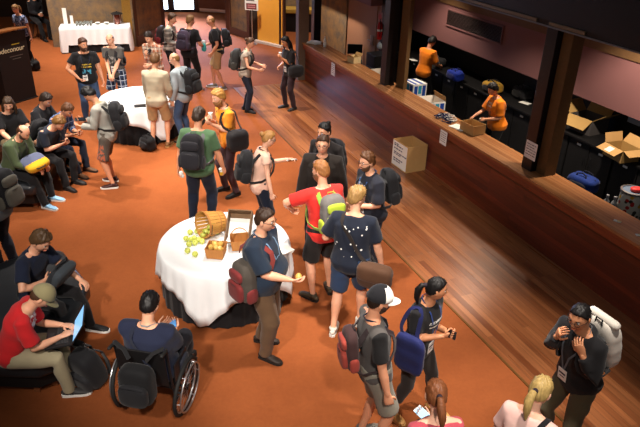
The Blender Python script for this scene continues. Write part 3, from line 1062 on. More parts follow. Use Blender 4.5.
sl.build('louvre', mat('vent_louvre', C(66, 46, 44), .6), vt, False)
# back counter: separate cabinet units with a continuous top
bt = MB().span((1.25, 2.03, .87), (16.4, 2.77, .91)).build('back_worktop', M_BLACK, None, False, .004, RM)
tag(bt, 'continuous black worktop along the back of the bar', 'worktop')
cab = None
CL = ['beside the staff member facing away', 'below the blue duffel bag', 'right of the blue duffel bag', 'behind the staff member sorting lanyards', 'right of the staff member sorting lanyards', 'behind the dark column', 'below the open cardboard cartons', 'below the carton with a white label', 'at the right edge of the photo', 'beyond the right edge']
u = 1.3; k = 0
while u < 10.6:
    lab = 'black bar cabinet unit with a small white tag, ' + CL[min(k, 9)]
    c0 = thing('bar_cabinet', lab, 'cabinet', RM @ Matrix.Translation((u, 2.08, .005)), 'cabinets along the back of the bar')
    MB().span((0, .03, .0), (1.0, .68, .86)).build('carcass', M_BLACK, c0, False)
    for j in (0, 1):
        d = MB().span((.01 + .5 * j, 0, .09), (.49 + .5 * j, .03, .85)).build('cabinet_door', mat('cab_door', C(30, 29, 30), .4), c0, False, .004)
        MB().span((.2 + .5 * j, -.006, .765), (.29 + .5 * j, 0, .80)).build('tag_label', M_WHITE, d, False)
        MB().tube([(.43 - .36 * j + .5 * j, -.02, .5), (.43 - .36 * j + .5 * j, -.02, .64)], .008, 8).build('handle', M_DMETAL, d)
    u += 1.02; k += 1

# ------------------------------------------------------------------ hall walls
def wall(name, a, b, z0, z1, m, th=.2, side=1, bevel=0):
    a = Vector(a); b = Vector(b); d = (b - a); L = d.length; ang = math.atan2(d.y, d.x)
    M = Matrix.Translation((a.x, a.y, 0)) @ Matrix.Rotation(ang, 4, 'Z')
    y0, y1 = (0, th) if side > 0 else (-th, 0)
    return struct(name, MB().span((0, y0, z0), (L, y1, z1)), m, M, False, bevel), M, L
WH = 3.4
wall('wall_back', (-8.22, 19.20), (-6.16, 19.74), 0, WH, M_STONE, .25)
wall('wall_column', (-6.16, 19.60), (-5.80, 19.66), 0, WH, M_GOLD, .35, 1, .02)
wall('wall_corridor', (-5.80, 19.62), (-5.40, 21.3), 0, WH, M_STONE, .15, 1)
wall('baseboard_corridor', (-5.78, 19.60), (-5.38, 21.28), 0, .32, M_DARKW, .03, -1)
wall('trim_7', (-5.80, 19.60), (-5.74, 19.68), 0, WH, M_DARKW, .12, 1)
wall('trim_8', (-5.44, 21.25), (-5.30, 21.3), 0, WH, M_DARKW, .14, 1)
# far entrance
wd, Mw, L = wall('wall_far', (-8.5, 25.25), (-6.78, 25.4), 0, WH, M_DARKW, .2)
def glassdoor(name, a, b):
    a = Vector(a); b = Vector(b); d = b - a; L = d.length; ang = math.atan2(d.y, d.x)
    M = Matrix.Translation((a.x, a.y, 0)) @ Matrix.Rotation(ang, 4, 'Z')
    f = MB(); f.span((0, 0, 0), (L, .07, .10)); f.span((0, 0, 2.7), (L, .07, 2.8)); f.span((0, 0, .1), (.06, .07, 2.7)); f.span((L - .06, 0, .1), (L, .07, 2.7))
    o = struct(name, f, M_DMETAL, M)
    g = struct('glass_pane', MB().span((.06, .03, .10), (L - .06, .04, 2.7)), mat('daylit_glass', C(205, 222, 245), .2, 0, .02, 2, 0, emit=3.2), I4, False, 0, o)
    return o
glassdoor('door_2', (-6.78, 25.4), (-6.12, 25.48))
glassdoor('door_3', (-6.0, 25.49), (-5.14, 25.62))
wall('wall_far_mullion', (-6.12, 25.46), (-6.0, 25.48), 0, WH, M_DMETAL, .12)
wall('trim_9', (-5.14, 25.56), (-5.0, 25.58), 0, WH, M_DARKW, .15)
o, M, L = wall('door_4', (-5.0, 25.55), (-3.78, 25.30), 0.04, 2.5, mat('brown_door', C(104, 62, 42), .5), .06)
struct('door_kickplate', MB().span((.04, -.012, .05), (L - .04, 0, .17)), M_METAL, I4, False, 0, o)
wall('wall_right_far', (-3.78, 25.4), (-3.30, 22.05), 0, WH, M_DARKW, .15, 1)
wall('trim_10', (-3.42, 22.02), (-3.26, 21.92), 0, WH, M_DARKW, .16, 1, .01)
o, M, L = wall('wall_right', (-3.24, 21.92), (-2.46, 20.98), 0, WH, M_STONE, .12, 1)
fr = MB(); fr.span((-.02, -.03, 0), (L, 0, .24)); fr.span((-.02, -.03, .24), (.06, 0, WH)); fr.span((L - .16, -.03, .24), (L, 0, WH))
struct('trim_11', fr, M_DARKW, M)
wall('trim_12', (-2.46, 20.98), (-2.22, 20.82), 0, WH, mat('dark_reveal', C(48, 40, 32), .7), .15, 1)
o, M, L = wall('door_5', (-2.20, 20.80), (-1.36, 20.13), .0, 2.6, mat('yellow_door', C(224, 158, 60), .5, 0, .06, 5), .06, 1)
struct('door_threshold', MB().span((-.05, -.12, 0), (L + .05, 0, .07)), mat('pale_threshold', C(205, 190, 180), .6), I4, False, 0, o)
wall('trim_13', (-1.36, 20.15), (-1.30, 20.10), 0, WH, M_DARKW, .08, 1)
# round sign on the yellow door
rs = thing('door_sign', 'round white sign stuck high on the yellow door', 'sign', M @ Matrix.Translation((L * .5, -.008, 1.62)))
MB().tube([(0, .0, 0), (0, .006, 0)], .24, 32, False).build('sign_disc', M_WHITE, rs, True)
MB().box((0, -.003, -.03), (.2, .004, .03)).build('sign_mark', mat('teal_print', C(40, 130, 140), .6), rs, False)
wall('wall_light_blocker', (-1.36, 20.16), (-1.75, 23.3), 0, WH, M_DARKW, .1, 1)  # added to block daylight leaking out through the recess
wall('wall_recess', (-2.0, 23.2), (1.0, 23.2), 0, WH, M_STONE, .2, 1)
bn = thing('recess_bench', 'dark bench with a yellow padded edge in the recess behind the yellow door', 'bench', Matrix.Translation((-.55, 22.75, 0)))
MB().span((-.9, -.25, 0), (.9, .25, .62)).build('base', M_BLACK, bn, False, .01)
MB().span((-.9, -.30, .62), (.9, .28, .78)).build('seat', mat('ochre_pad', C(170, 130, 50), .6), bn, False, .03)
# wall beside the lectern alcove, behind the man on the stool
wall('wall_left_far', (-13.5, 23.2), (-8.6, 24.2), 0, WH, mat('dim_wall', C(70, 52, 42), .8), .2, 1)
wall('wall_left', (-9.6, 2.0), (-13.4, 23.2), 0, WH, mat('dim_wall', C(70, 52, 42), .8), .2, 1)
wall('wall_left_return', (-8.24, 19.22), (-8.75, 24.2), 0, WH, M_STONE, .15, -1)
# ------------------------------------------------------------------ tables
M_CLOTHW = cloth('white_tablecloth', C(236, 238, 240), 200, .03)
M_CLOTHB = cloth('black_tablecloth', C(22, 20, 22), 200, .1)
def drape(r0, zt, half, rot, seed, fullr=None, floor=.02, folds=18, amp=.03, flare=.05):
    """cloth over a round table; half = half side of a square cloth, fullr = round cloth to the floor"""
    mb = MB()
    n = 180
    th = np.arange(n) * 2 * PI / n
    rng = np.random.RandomState(seed)
    ph = rng.uniform(0, 6, 4)
    if fullr: drop = np.full(n, zt - floor)
    else:
        t = th - rot
        ext = half / np.maximum(np.abs(np.cos(t)), np.abs(np.sin(t)))
        ext = np.minimum(ext, half * 1.33)
        drop = np.minimum(np.maximum(ext - r0, .05), zt - floor - .02)
    rg = []
    for f in (0.0, .5, .92, 1.0):
        rr = r0 * f
        rg.append(np.stack([rr * np.cos(th), rr * np.sin(th), np.full(n, zt)], 1))
    w = np.sin(folds * th + ph[0] + 1.2 * np.sin(3 * th + ph[1])) + .5 * np.sin(2.3 * folds // 1 * th + ph[2])
    for f in (.03, .08, .2, .4, .6, .8, 1.0):
        d = drop * f
        rr = r0 + .012 + .02 * min(1, f * 8) + amp * w * np.minimum(d / .45, 1) + flare * np.minimum(d, .7)
        rg.append(np.stack([rr * np.cos(th), rr * np.sin(th), zt - d - (.0 if f > .05 else 0)], 1))
    mb.rings([rg[0] * np.array([.001, .001, 1]) + np.array([0, 0, 0])] + rg[1:], False)
    return mb
def round_table(px, py, label, clabel, ulabel, rot, seed, half=1.07, R0=.755):
    p = at(px, py, .74)
    t = thing('round_table', label, 'table', Matrix.Translation((p.x, p.y, 0)))
    MB().lathe([(.02, .712), (R0, .712), (R0 + .006, .72), (R0, .73), (.02, .73)], 64).build('tabletop', M_POSTW, t)
    for k in range(4):
        a = k * PI / 2 + .4
        MB().tube([(.5 * math.cos(a), .5 * math.sin(a), .712), (.56 * math.cos(a), .56 * math.sin(a), 0.012)], .016, 8).build('leg', M_DMETAL, t)
    u = drape(R0 - .012, .7335, 0, 0, seed + 3, True, .012, 26, .012, .0)
    uo = u.build('black_undercloth', M_CLOTHB, None, 'all', 0, Matrix.Translation((p.x, p.y, 0)))
    tag(uo, ulabel, 'tablecloth')
    c = drape(R0 + .014, .738, half, rot, seed, None, .03, 15, .020, .10)
    co = c.build('white_tablecloth', M_CLOTHW, None, 'all', 0, Matrix.Translation((p.x, p.y, 0)))
    s = co.modifiers.new('thick', 'SOLIDIFY'); s.thickness = .003; s.offset = 1
    tag(co, clabel, 'tablecloth')
    return p
FT = round_table(224.5, 241, 'round banquet table holding the fruit baskets, hidden under cloths', 'white square cloth draped over the round table with the fruit', 'black floor-length cloth under the white cloth of the fruit table', R(-55), 4)
round_table(140, 97, 'round banquet table amid the group at upper left, hidden under cloths', 'white square cloth on the empty round table at upper left', 'black floor-length cloth under the white cloth of the empty round table', R(-93), 9)
TZ = .744
tp = thing('notebook', 'small dark notebook lying on the empty round table', 'notebook', Matrix.Translation(at(140, 106, TZ)) @ Matrix.Rotation(.3, 4, 'Z'))
MB().span((-.11, -.08, 0), (.11, .08, .014)).build('cover', mat('dark_cover', C(40, 36, 34), .6), tp, False, .003)
MB().span((-.105, -.078, .003), (.112, .078, .011)).build('pages', M_WHITE, tp, False)

# ------------------------------------------------------------------ fruit and baskets
def wood_slat(c, name='basket_wood'):
    n = N(name)
    g = n.noise(1.0, 4, n.map((30, 30, 4)))
    c1 = n.mix(g, tuple(x * .75 for x in c[:3]) + (1,), tuple(min(1, x * 1.2) for x in c[:3]) + (1,))
    n.bump(g, .3, .004)
    return n.done(c1, .7, 0, .25)
M_BASK = wood_slat(C(200, 145, 72)); M_BASK2 = wood_slat(C(176, 118, 62)); M_CRATE = wood_slat(C(120, 92, 66), 'crate_wood')
# bushel basket lying on its side, opening towards lower left
po = at(201.5, 238, TZ)
ax = Vector((.27, .25, 0)).normalized()
ang = math.atan2(ax.y, ax.x)
r_open, r_base, hgt = .165, .125, .28
tilt = math.atan2(r_open - r_base, hgt)
BM = Matrix.Translation((po.x, po.y, TZ + .012)) @ Matrix.Rotation(ang, 4, 'Z') @ Matrix.Translation((0, 0, 0)) @ Matrix.Rotation(tilt, 4, 'Y') @ Matrix.Translation((0, 0, r_open * math.cos(tilt))) @ Matrix.Rotation(PI / 2, 4, 'Y')
bs = thing('bushel_basket', 'round slatted bushel basket tipped on its side, spilling green apples', 'basket', BM)
for k in range(22):
    a0 = 2 * PI * (k + .06) / 22; a1 = 2 * PI * (k + .94) / 22
    rg = []
    for z in (0.004, .1, .2, hgt):
        r = r_open + (r_base - r_open) * z / hgt + .006 * math.sin(PI * z / hgt)
        rg.append([(r * math.cos(a), r * math.sin(a), z) for a in (a0, (a0 + a1) / 2, a1)] + [((r - .006) * math.cos(a), (r - .006) * math.sin(a), z) for a in (a1, (a0 + a1) / 2, a0)])
    MB().rings(rg).build('slat', M_BASK, bs)
MB().tube([(0, 0, hgt - .012), (0, 0, hgt)], r_base - .002, 32, False).build('bottom', M_BASK2, bs)
for z, rr in ((.012, r_open + .004), (.18, r_open - .023), (hgt - .014, r_base + .005)):
    MB().ribbon([(rr * math.cos(t), rr * math.sin(t), z) for t in np.linspace(0, 2 * PI, 49)], [(math.cos(t), math.sin(t), 0) for t in np.linspace(0, 2 * PI, 49)], .026, .005).build('hoop', M_BASK2, bs)
for s in (1, -1):
    MB().tube([(s * -.05 + 0, 0, 0)] and [(.06 * math.cos(t) , s * (r_open + .006 + .045 * math.sin(t)), .03 - .03 * math.sin(t)) for t in np.linspace(0, PI, 9)], .004, 6).build('wire_handle', M_DMETAL, bs)
def fruit_mesh(kind):
    D, F = sphere(18, 14)
    z = D[:, 2]
    if kind == 'apple':
        rr = 1 - .22 * np.exp(-((z - 1) / .14) ** 2) - .14 * np.exp(-((z + 1) / .1) ** 2)
        V = D * rr[:, None] * np.array([.036, .036, .034])
    else:
        w = 1 - .35 * sstep(.1, .9, z)
        V = D * np.array([.034, .034, .042]); V[:, :2] *= w[:, None]
    return MB().add(V, F)
def fruit_mat(name, a, b):
    n = N(name)
    c = n.mix(n.noise(14, 3), a, b)
    return n.done(c, .35, 0, .5)
M_APPLE = fruit_mat('green_apple', C(168, 180, 66), C(204, 206, 104))
M_PEAR = fruit_mat('yellow_fruit', C(206, 160, 70), C(226, 186, 104))
M_STEM = mat('fruit_stem', C(70, 48, 28), .8)
def fruit(kind, label, group):
    t = thing(kind, label, kind, None, group)
    fruit_mesh(kind).build('flesh', M_APPLE if kind == 'apple' else M_PEAR, t, 'all')
    MB().tube([(0, 0, .026 if kind == 'apple' else .038), (.004, 0, .045 if kind == 'apple' else .054)], .0018, 6).build('stem', M_STEM, t)
    return t
ap = fruit('apple', 'green apple spilled on the white cloth below the tipped basket', 'green apples spilled on the fruit table')
spots = [(190, 232), (197, 231), (203, 235), (186, 238.5), (189, 244), (195, 242.5), (199, 239.5), (205, 231), (187.5, 250.5), (195, 254), (194.5, 238), (191, 239), (202, 241)]
rngf = random.Random(5)
for i, (x, y) in enumerate(spots):
    q = at(x, y, TZ + .034)
    M = Matrix.Translation(q) @ Euler((rngf.uniform(-.8, .8), rngf.uniform(-.8, .8), rngf.uniform(0, 6))).to_matrix().to_4x4()
    if i == 0: ap.matrix_world = M
    else: dup(ap, M)
ai = dup(ap, Matrix(), 'green apple still lying inside the tipped basket', 'green apples inside the tipped basket')
k = 0
for (x, y, z) in [(.11, .03, .06), (.10, -.05, .07), (.115, 0, .14), (.10, .075, .14), (.095, -.07, .15), (.09, .04, .22), (.095, -.03, .215), (.045, .0, .09), (.05, -.055, .16), (.05, .05, .18)]:
    L = Matrix.Translation((x, y, z + .02)) @ Euler((rngf.uniform(-1, 1), rngf.uniform(-1, 1), rngf.uniform(0, 6))).to_matrix().to_4x4()
    M = BM @ L
    if k == 0: ai.matrix_world = M
    else: dup(ai, M)
    k += 1
# wooden crate tipped up towards the viewer, lined with white paper
p = at(236, 244, TZ)
cr = thing('wooden_crate', 'tall grey-brown wooden crate propped open towards the viewer, lined with white paper', 'crate', Matrix.Translation(p + Vector((0, .0, .01))) @ Matrix.Rotation(-.06, 4, 'Z') @ Matrix.Rotation(R(42), 4, 'X'))
w, l, h = .30, .44, .13
for a, b, nm in (((-w / 2, 0, -h), (w / 2, l, -h + .012), 'bottom'), ((-w / 2, 0, -h + .012), (-w / 2 + .014, l, 0), 'side'), ((w / 2 - .014, 0, -h + .012), (w / 2, l, 0), 'side'), ((-w / 2 + .014, l - .014, -h + .012), (w / 2 - .014, l, 0), 'end'), ((-w / 2 + .014, 0, -h + .012), (w / 2 - .014, .014, 0), 'end')):
    MB().span(a, b).build(nm, M_CRATE, cr, False, .002)
MB().span((-w / 2 + .02, .02, -h + .013), (w / 2 - .02, l - .08, -h + .022)).build('paper_lining', M_WHITE, cr, False)
lg = MB().box((0, l * .80, -h - .09), (.2, .014, .20), Matrix.Rotation(-R(12), 3, 'X')).build('prop', M_CRATE, cr, False)
# small square baskets
def square_basket(M, label, handle):
    t = thing('square_basket', label, 'basket', M)
    for s in (1, -1):
        for ax_ in (0, 1):
            rg = []
            for z in np.linspace(0, .13, 14):
                o = .092 + .016 * z / .13 + (.003 if int(z / .01) % 2 else 0)
                wv = .092 + .016 * z / .13
                a = [(-wv, s * o, z), (wv, s * o, z), (wv, s * (o - .007), z), (-wv, s * (o - .007), z)]
                if ax_: a = [(y, -x, zz) for x, y, zz in a]
                rg.append(a)
            MB().rings(rg).build('woven_side', M_BASK2, t)
    MB().span((-.09, -.09, 0), (.09, .09, .006)).build('bottom', M_BASK2, t, False)
    MB().tube([(-.108, -.108, .13), (.108, -.108, .13), (.108, .108, .13), (-.108, .108, .13)], .006, 8, close=True).build('rim', M_BASK2, t)
    if handle:
        MB().ribbon([(.112 * math.cos(a), 0, .10 + .16 * math.sin(a)) for a in np.linspace(0, PI, 17)], [(math.cos(a), 0, math.sin(a)) for a in np.linspace(0, PI, 17)], .02, .005).build('arched_handle', M_BASK2, t)
    return t
q = at(216, 257, TZ)
B1 = Matrix.Translation(q + Vector((0, .04, .003))) @ Matrix.Rotation(-.08, 4, 'Z')
square_basket(B1, 'small square woven basket full of yellow fruit', False)
pr = fruit('pear', 'yellow pear heaped in the small square basket', 'pears in the small square basket')
k = 0
for (x, y, z) in [(-.05, -.05, .045), (.045, -.05, .045), (-.045, .05, .045), (.05, .05, .045), (0, 0, .10), (-.055, -.02, .115), (.055, -.045, .12), (.04, .055, .125), (-.03, .06, .115)]:
    M = B1 @ Matrix.Translation((x, y, z)) @ Euler((rngf.uniform(-.9, .9), rngf.uniform(-.9, .9), rngf.uniform(0, 6))).to_matrix().to_4x4()
    if k == 0: pr.matrix_world = M
    else: dup(pr, M)
    k += 1
q = at(239, 250, TZ)
square_basket(Matrix.Translation(q + Vector((.0, .07, .003))) @ Matrix.Rotation(.2, 4, 'Z'), 'square woven basket with an arched handle, in front of the crate', True)
q = at(284, 251, TZ)
nk = thing('napkin_stack', 'white paper napkins at the right rim of the fruit table', 'napkins', Matrix.Translation(q) @ Matrix.Rotation(.5, 4, 'Z'))
for k in range(4):
    MB().box((.004 * k, -.003 * k, .004 + .007 * k), (.16, .16, .006), Matrix.Rotation(.08 * k, 3, 'Z')).build('napkin', M_WHITE, nk, False)

# ------------------------------------------------------------------ catering table by the wall
a = at(63, 53, 0); b = at(132, 51, 0)
d = (b - a); Lt = d.length; ang = math.atan2(d.y, d.x)
CT = Matrix.Translation(a + Vector((.02, -.06, 0))) @ Matrix.Rotation(ang, 4, 'Z')
DW = .56
ct = thing('trestle_table', 'long rectangular catering table against the stone wall', 'table', CT)
MB().span((.02, .02, .70), (Lt - .02, DW - .02, .73)).build('tabletop', M_POSTW, ct, False)
for x in (.12, Lt - .12):
    for y in (.1, DW - .1):
        MB().tube([(x, y, .012), (x, y, .70)], .018, 8).build('leg', M_DMETAL, ct)
def long_cloth(low, seed, inset, amp):
    """cloth over the long table: low(s, side) gives the hem height"""
    rng = np.random.RandomState(seed)
    pts = []
    X0, X1, Y0, Y1 = inset, Lt - inset, inset, DW - inset
    per = []
    for t in np.linspace(0, 1, 60, False): per.append((X0 + (X1 - X0) * t, Y0, 0, -1, t, 0))
    for t in np.linspace(0, 1, 20, False): per.append((X1, Y0 + (Y1 - Y0) * t, 1, 0, t, 1))
    for t in np.linspace(0, 1, 60, False): per.append((X1 - (X1 - X0) * t, Y1, 0, 1, t, 2))
    for t in np.linspace(0, 1, 20, False): per.append((X0, Y1 - (Y1 - Y0) * t, -1, 0, t, 3))
    rg = [np.array([((x - Lt / 2) * .002 + Lt / 2, (y - DW / 2) * .002 + DW / 2, .735) for x, y, *_ in per]), np.array([(x, y, .735) for x, y, *_ in per])]
    for f in (.04, .15, .4, .7, 1.0):
        row = []
        for i, (x, y, nx, ny, t, sd) in enumerate(per):
            z1 = low(t, sd); dz = (.735 - z1) * f
            o = .012 + amp * (1 + math.sin(i * .9) + .5 * math.sin(i * 2.3 + 1)) * min(1, dz / .5) + .03 * dz
            row.append((x + nx * o, y + ny * o, .735 - dz))
        rg.append(np.array(row))
    return MB().rings(rg, False)
cb = long_cloth(lambda t, s: .015, 2, .015, .008)
tag(cb.build('black_undercloth', M_CLOTHB, None, 'all', 0, CT), 'black floor-length cloth under the white cloth of the catering table', 'tablecloth')
cw = long_cloth(lambda t, s: (.03 if (s == 0 and (t < .10 or t > .97)) else .24 if s == 0 else .03), 3, 0, .014)
for V in cw.v: V[:, 2] += .005 * (V[:, 2] > .7)
tag(cw.build('white_tablecloth', M_CLOTHW, None, 'all', 0, CT), 'white cloth over the long catering table by the stone wall', 'tablecloth')
CZ = .742
def on_ct(x, y): return CT @ Matrix.Translation((x, y, CZ))
for (x, y, w_, h_, lb) in ((.16, .42, .12, .46, 'tall white menu card standing at the left end of the catering table'), (.33, .46, .09, .24, 'shorter white menu card on the catering table')):
    t = thing('menu_card', lb, 'card', on_ct(x, y) @ Matrix.Rotation(-.3, 4, 'Z'))
    MB().box((0, 0, h_ / 2 + .012), (w_, .006, h_), Matrix.Rotation(.0, 3, 'X')).build('card', M_WHITE, t, False)
    MB().span((-w_ / 2, -.05, 0), (w_ / 2, .05, .012)).build('base', M_WHITE, t, False)
def cup(label):
    t = thing('drinking_glass', label, 'glass', None, 'glasses on the catering table')
    g = N('glass_cup'); g.b.inputs['Transmission Weight'].default_value = .85; g.done(C(220, 226, 222), .05)
    MB().lathe([(.001, 0), (.028, 0), (.036, .10), (.0335, .10), (.026, .006), (.001, .006)], 16).build('tumbler', g.m, t)
    MB().lathe([(.001, .0075), (.0262, .0075), (.030, .055), (.001, .055)], 16).build('drink', mat('drink', C(90, 74, 48), .2), t)
    return t
cp = cup('clear drinking glass in the cluster at the left of the catering table')
k = 0
rc = random.Random(11)
for i in range(5):
    for j in range(3):
        M = on_ct(.46 + i * .10 + .03 * rc.random(), .18 + j * .11 + .03 * rc.random())
        if k == 0: cp.matrix_world = M
        else: dup(cp, M)
        k += 1
for i, x in enumerate((1.05, 1.30)):
    t = thing('white_saucer_stack', ['stack of white saucers right of the drinking glasses', 'stack of white saucers near the coffee urn'][i], 'saucers', on_ct(x, .36))
    for q_ in range(5): MB().lathe([(.001, .012 * q_), (.04, .012 * q_), (.075, .012 * q_ + .012), (.04, .012 * q_ + .006), (.001, .012 * q_ + .006)], 20).build('saucer', M_WHITE, t)
t = thing('coffee_urn', 'dark coffee urn with a broad black lid at the right end of the catering table', 'urn', on_ct(1.62, .40))
MB().lathe([(.001, .0), (.11, .0), (.115, .02), (.10, .04), (.12, .10), (.125, .28), (.001, .28)], 28).build('body', mat('urn_metal', C(110, 70, 60), .2, .8), t)
MB().lathe([(.001, .28), (.17, .285), (.175, .30), (.12, .33), (.03, .345), (.001, .345)], 28).build('lid', M_BLACK, t)
MB().lathe([(.001, .345), (.018, .345), (.022, .365), (.001, .375)], 14).build('lid_knob', M_DMETAL, t)
MB().tube([(0, -.12, .07), (0, -.17, .07), (0, -.175, .045)], .012, 8).build('tap', M_METAL, t)
for k in range(4):
    an = k * PI / 2 + PI / 4
    MB().tube([(.12 * math.cos(an), .12 * math.sin(an), .28), (.135 * math.cos(an), .135 * math.sin(an), .0)], .008, 6).build('leg', M_METAL, t)

# ------------------------------------------------------------------ lectern with printed panel
a = at(8, 106, 0); b = at(37, 97, 0); d = b - a; Lw = d.length; ang = math.atan2(d.y, d.x)
LM = Matrix.Translation(a) @ Matrix.Rotation(ang, 4, 'Z')
le = thing('lectern', 'tall black lectern with pale printed lettering and a wooden reading desk', 'lectern', LM)
M_LB = mat('lectern_black', C(30, 24, 24), .6, 0, .08)
MB().span((0, 0, .03), (Lw, .03, 1.56)).build('front_panel', M_LB, le, False, .004)
for x in (0.0, Lw - .03): MB().span((x, .03, .03), (x + .03, .42, 1.50)).build('side_panel', M_LB, le, False, .004)
MB().span((-.02, -.02, 0), (Lw + .02, .48, .03)).build('base', M_LB, le, False, .004)
MB().box((Lw / 2, .22, 1.57), (Lw + .08, .56, .035), Matrix.Rotation(-.16, 3, 'X')).build('reading_desk', mat('desk_wood', C(150, 92, 46), .45), le, False, .006)
me = text_mesh('odeconour', .155, .002, .25)
link('lettering', me, mat('letter_pale', C(226, 214, 176), .6), le, False, 0, Matrix.Translation((Lw * .44, -.004, 1.19)) @ Matrix.Rotation(PI / 2, 4, 'X'))
MB().box((Lw * .62, -.002, 1.295), (.20, .002, .018)).build('yellow_print_line', mat('letter_yellow', C(190, 170, 50), .6), le, False)
for z, w_ in ((1.04, .34), (.98, .22)):
    MB().box((Lw * .58, -.002, z), (w_, .002, .012)).build('small_print_line', mat('small_print', C(110, 104, 96), .7), le, False)
# ------------------------------------------------------------------ cartons
def carton(M, w, l, h, label, flaps=(), mats_=None, inside=None, th=.006, name='cardboard_box', cat='box', group=None):
    """open cardboard box: base centre at M; flaps = ((side, length, angle), ...)"""
    t = thing(name, label, cat, M, group)
    m = mats_ or M_CARD
    b = MB()
    b.span((-w / 2, -l / 2, 0), (w / 2, l / 2, th))
    b.span((-w / 2, -l / 2, th), (-w / 2 + th, l / 2, h)); b.span((w / 2 - th, -l / 2, th), (w / 2, l / 2, h))
    b.span((-w / 2 + th, -l / 2, th), (w / 2 - th, -l / 2 + th, h)); b.span((-w / 2 + th, l / 2 - th, th), (w / 2 - th, l / 2, h))
    b.build('body', m, t, False)
    for side, fl, an in flaps:
        f = MB()
        L = (w if side in 'ns' else l) - .01
        f.span((-L / 2, 0, -th / 2), (L / 2, fl, th / 2))
        rz = {'n': 0, 's': PI, 'e': -PI / 2, 'w': PI / 2}[side]
        off = {'n': (0, l / 2, h), 's': (0, -l / 2, h), 'e': (w / 2, 0, h), 'w': (-w / 2, 0, h)}[side]
        f.build('flap', inside or m, t, False, 0, Matrix.Translation(off) @ Matrix.Rotation(rz, 4, 'Z') @ Matrix.Rotation(R(an), 4, 'X'))
    return t
# the box on the boards with a printed notice
c0, cf, c1 = at(390.5, 164, .006), at(405.5, 173.5, .006), at(425, 170, .006)
dv = (c1 - cf); wv = dv.length; dl = (c0 - cf); ang = math.atan2(dv.y, dv.x)
ln = .50
nrm = Vector((-math.sin(ang), math.cos(ang), 0))
ctr = cf + dv * .5 + nrm * ln / 2
fb = carton(Matrix.Translation(ctr) @ Matrix.Rotation(ang, 4, 'Z'), wv, ln, .50, 'open cardboard box with a printed white sheet, standing on the boards before the bar')
M_INK = mat('ink_blue', C(60, 66, 96), .8); M_INK2 = mat('ink_dark', C(50, 46, 46), .8)
ink = MB().span((-wv / 2 - .003, -ln / 2 + .01, .02), (-wv / 2 - .0005, ln / 2 - .01, .49)); ink.slot = 1
rk = random.Random(3)
for z, n_, hh in ((.44, 2, .016), (.405, 4, .022), (.345, 4, .022), (.27, 5, .022), (.24, 3, .018), (.15, 4, .024), (.11, 3, .020)):
    y = ln / 2 - .06
    for q in range(n_):
        L = rk.uniform(.04, .085)
        ink.span((-wv / 2 - .0042, y - L, z), (-wv / 2 - .003, y, z + hh)); y -= L + .018
ink.build('printed_sheet', [M_WHITE, M_INK], fb, False)
def notice(label, u, v, z, w, h, lines, col=M_INK2):
    t = thing('paper_notice', label, 'notice', W(u, v, z) and RM @ Matrix.Translation((u, v, z)))
    k = MB().span((-w / 2, -.002, 0), (w / 2, -.0004, h)); k.slot = 1; r_ = random.Random(int(u * 10))
    for i in range(lines):
        z0 = h * (.85 - .75 * i / lines); x = -w * .40
        while x < w * .3:
            L = r_.uniform(.02, .06); L = min(L, w * .42 - x)
            k.span((x, -.0032, z0 - h * .035), (x + L, -.002, z0)); x += L + .012
    k.build('sheet', [M_WHITE, col], t, False)
    return t
notice('white paper notice taped to the bar front near its far end', 1.98, -.0615, .66, .21, .29, 5)
notice('white paper notice taped to the bar front below the pile of lanyards', 6.72, -.0615, .70, .21, .25, 5)
notice('white paper notice taped to the dark column right of the staff member', 8.66, .119, 1.18, .24, .26, 5)

# ------------------------------------------------------------------ things on and behind the bar
M_BLUE = mat('print_blue', C(30, 70, 160), .6, 0, .05); M_TEAL = mat('print_teal', C(40, 150, 185), .6, 0, .05)
def printed_box(px, py, label, closed, rz, w=.42, l=.34, h=.30):
    q = at(px, py, .92)
    M = Matrix.Translation((q.x, q.y, .622)) @ Matrix.Rotation(RA + rz, 4, 'Z')
    t = carton(M, w, l, h, label, () if closed else (('n', .10, 100),), M_WHITE, M_CARDIN)
    for s, ax_ in ((-1, 0), (1, 0), (-1, 1), (1, 1)):
        b = MB(); b2 = b
        for i in range(3):
            a0 = -.42 + .3 * i
            def quad(mb, x0, x1, z0, z1):
                if ax_: mb.span((s * (w / 2 + .001) - .001, x0 * l, z0 * h), (s * (w / 2 + .001) + .001, x1 * l, z1 * h))
                else: mb.span((x0 * w, s * (l / 2 + .001) - .001, z0 * h), (x1 * w, s * (l / 2 + .001) + .001, z1 * h))
            b.slot = i % 2
            quad(b, a0, a0 + .24, .12 + .2 * (i == 1), .9)
        b.build('printed_side', [M_BLUE, M_TEAL], t, False)
    if closed:
        MB().span((-w / 2, -l / 2, h), (w / 2, l / 2, h + .006)).build('lid', M_WHITE, t, False)
        b = MB()
        for i in range(2): b.span((-w / 2 + .01, -l * .36 + i * l * .42, h + .006), (w / 2 - .01, -l * .36 + i * l * .42 + l * .2, h + .0075))
        b.build('printed_stripe', M_BLUE, t, False)
    else:
        MB().span((-w / 2 + .008, -l / 2 + .008, h * .45), (w / 2 - .008, l / 2 - .008, h * .46)).build('contents', M_CARDIN, t, False)
    return t
printed_box(378, 71, 'open blue and white carton behind the bar, left of the first dark column', False, 0, .40, .40)
printed_box(415, 82, 'closed white carton with blue stripes on its lid, behind the bar', True, .05)
printed_box(432, 99, 'open blue and white carton behind the bar beside the striped one', False, -.05, .46, .36)
q = at(470, 137, 1.0)
carton(RM @ Matrix.Translation((7.02, .29, 1.001)) @ Matrix.Rotation(.1, 4, 'Z'), .34, .26, .16, 'small open cardboard box on the bar top before the staff member sorting lanyards')
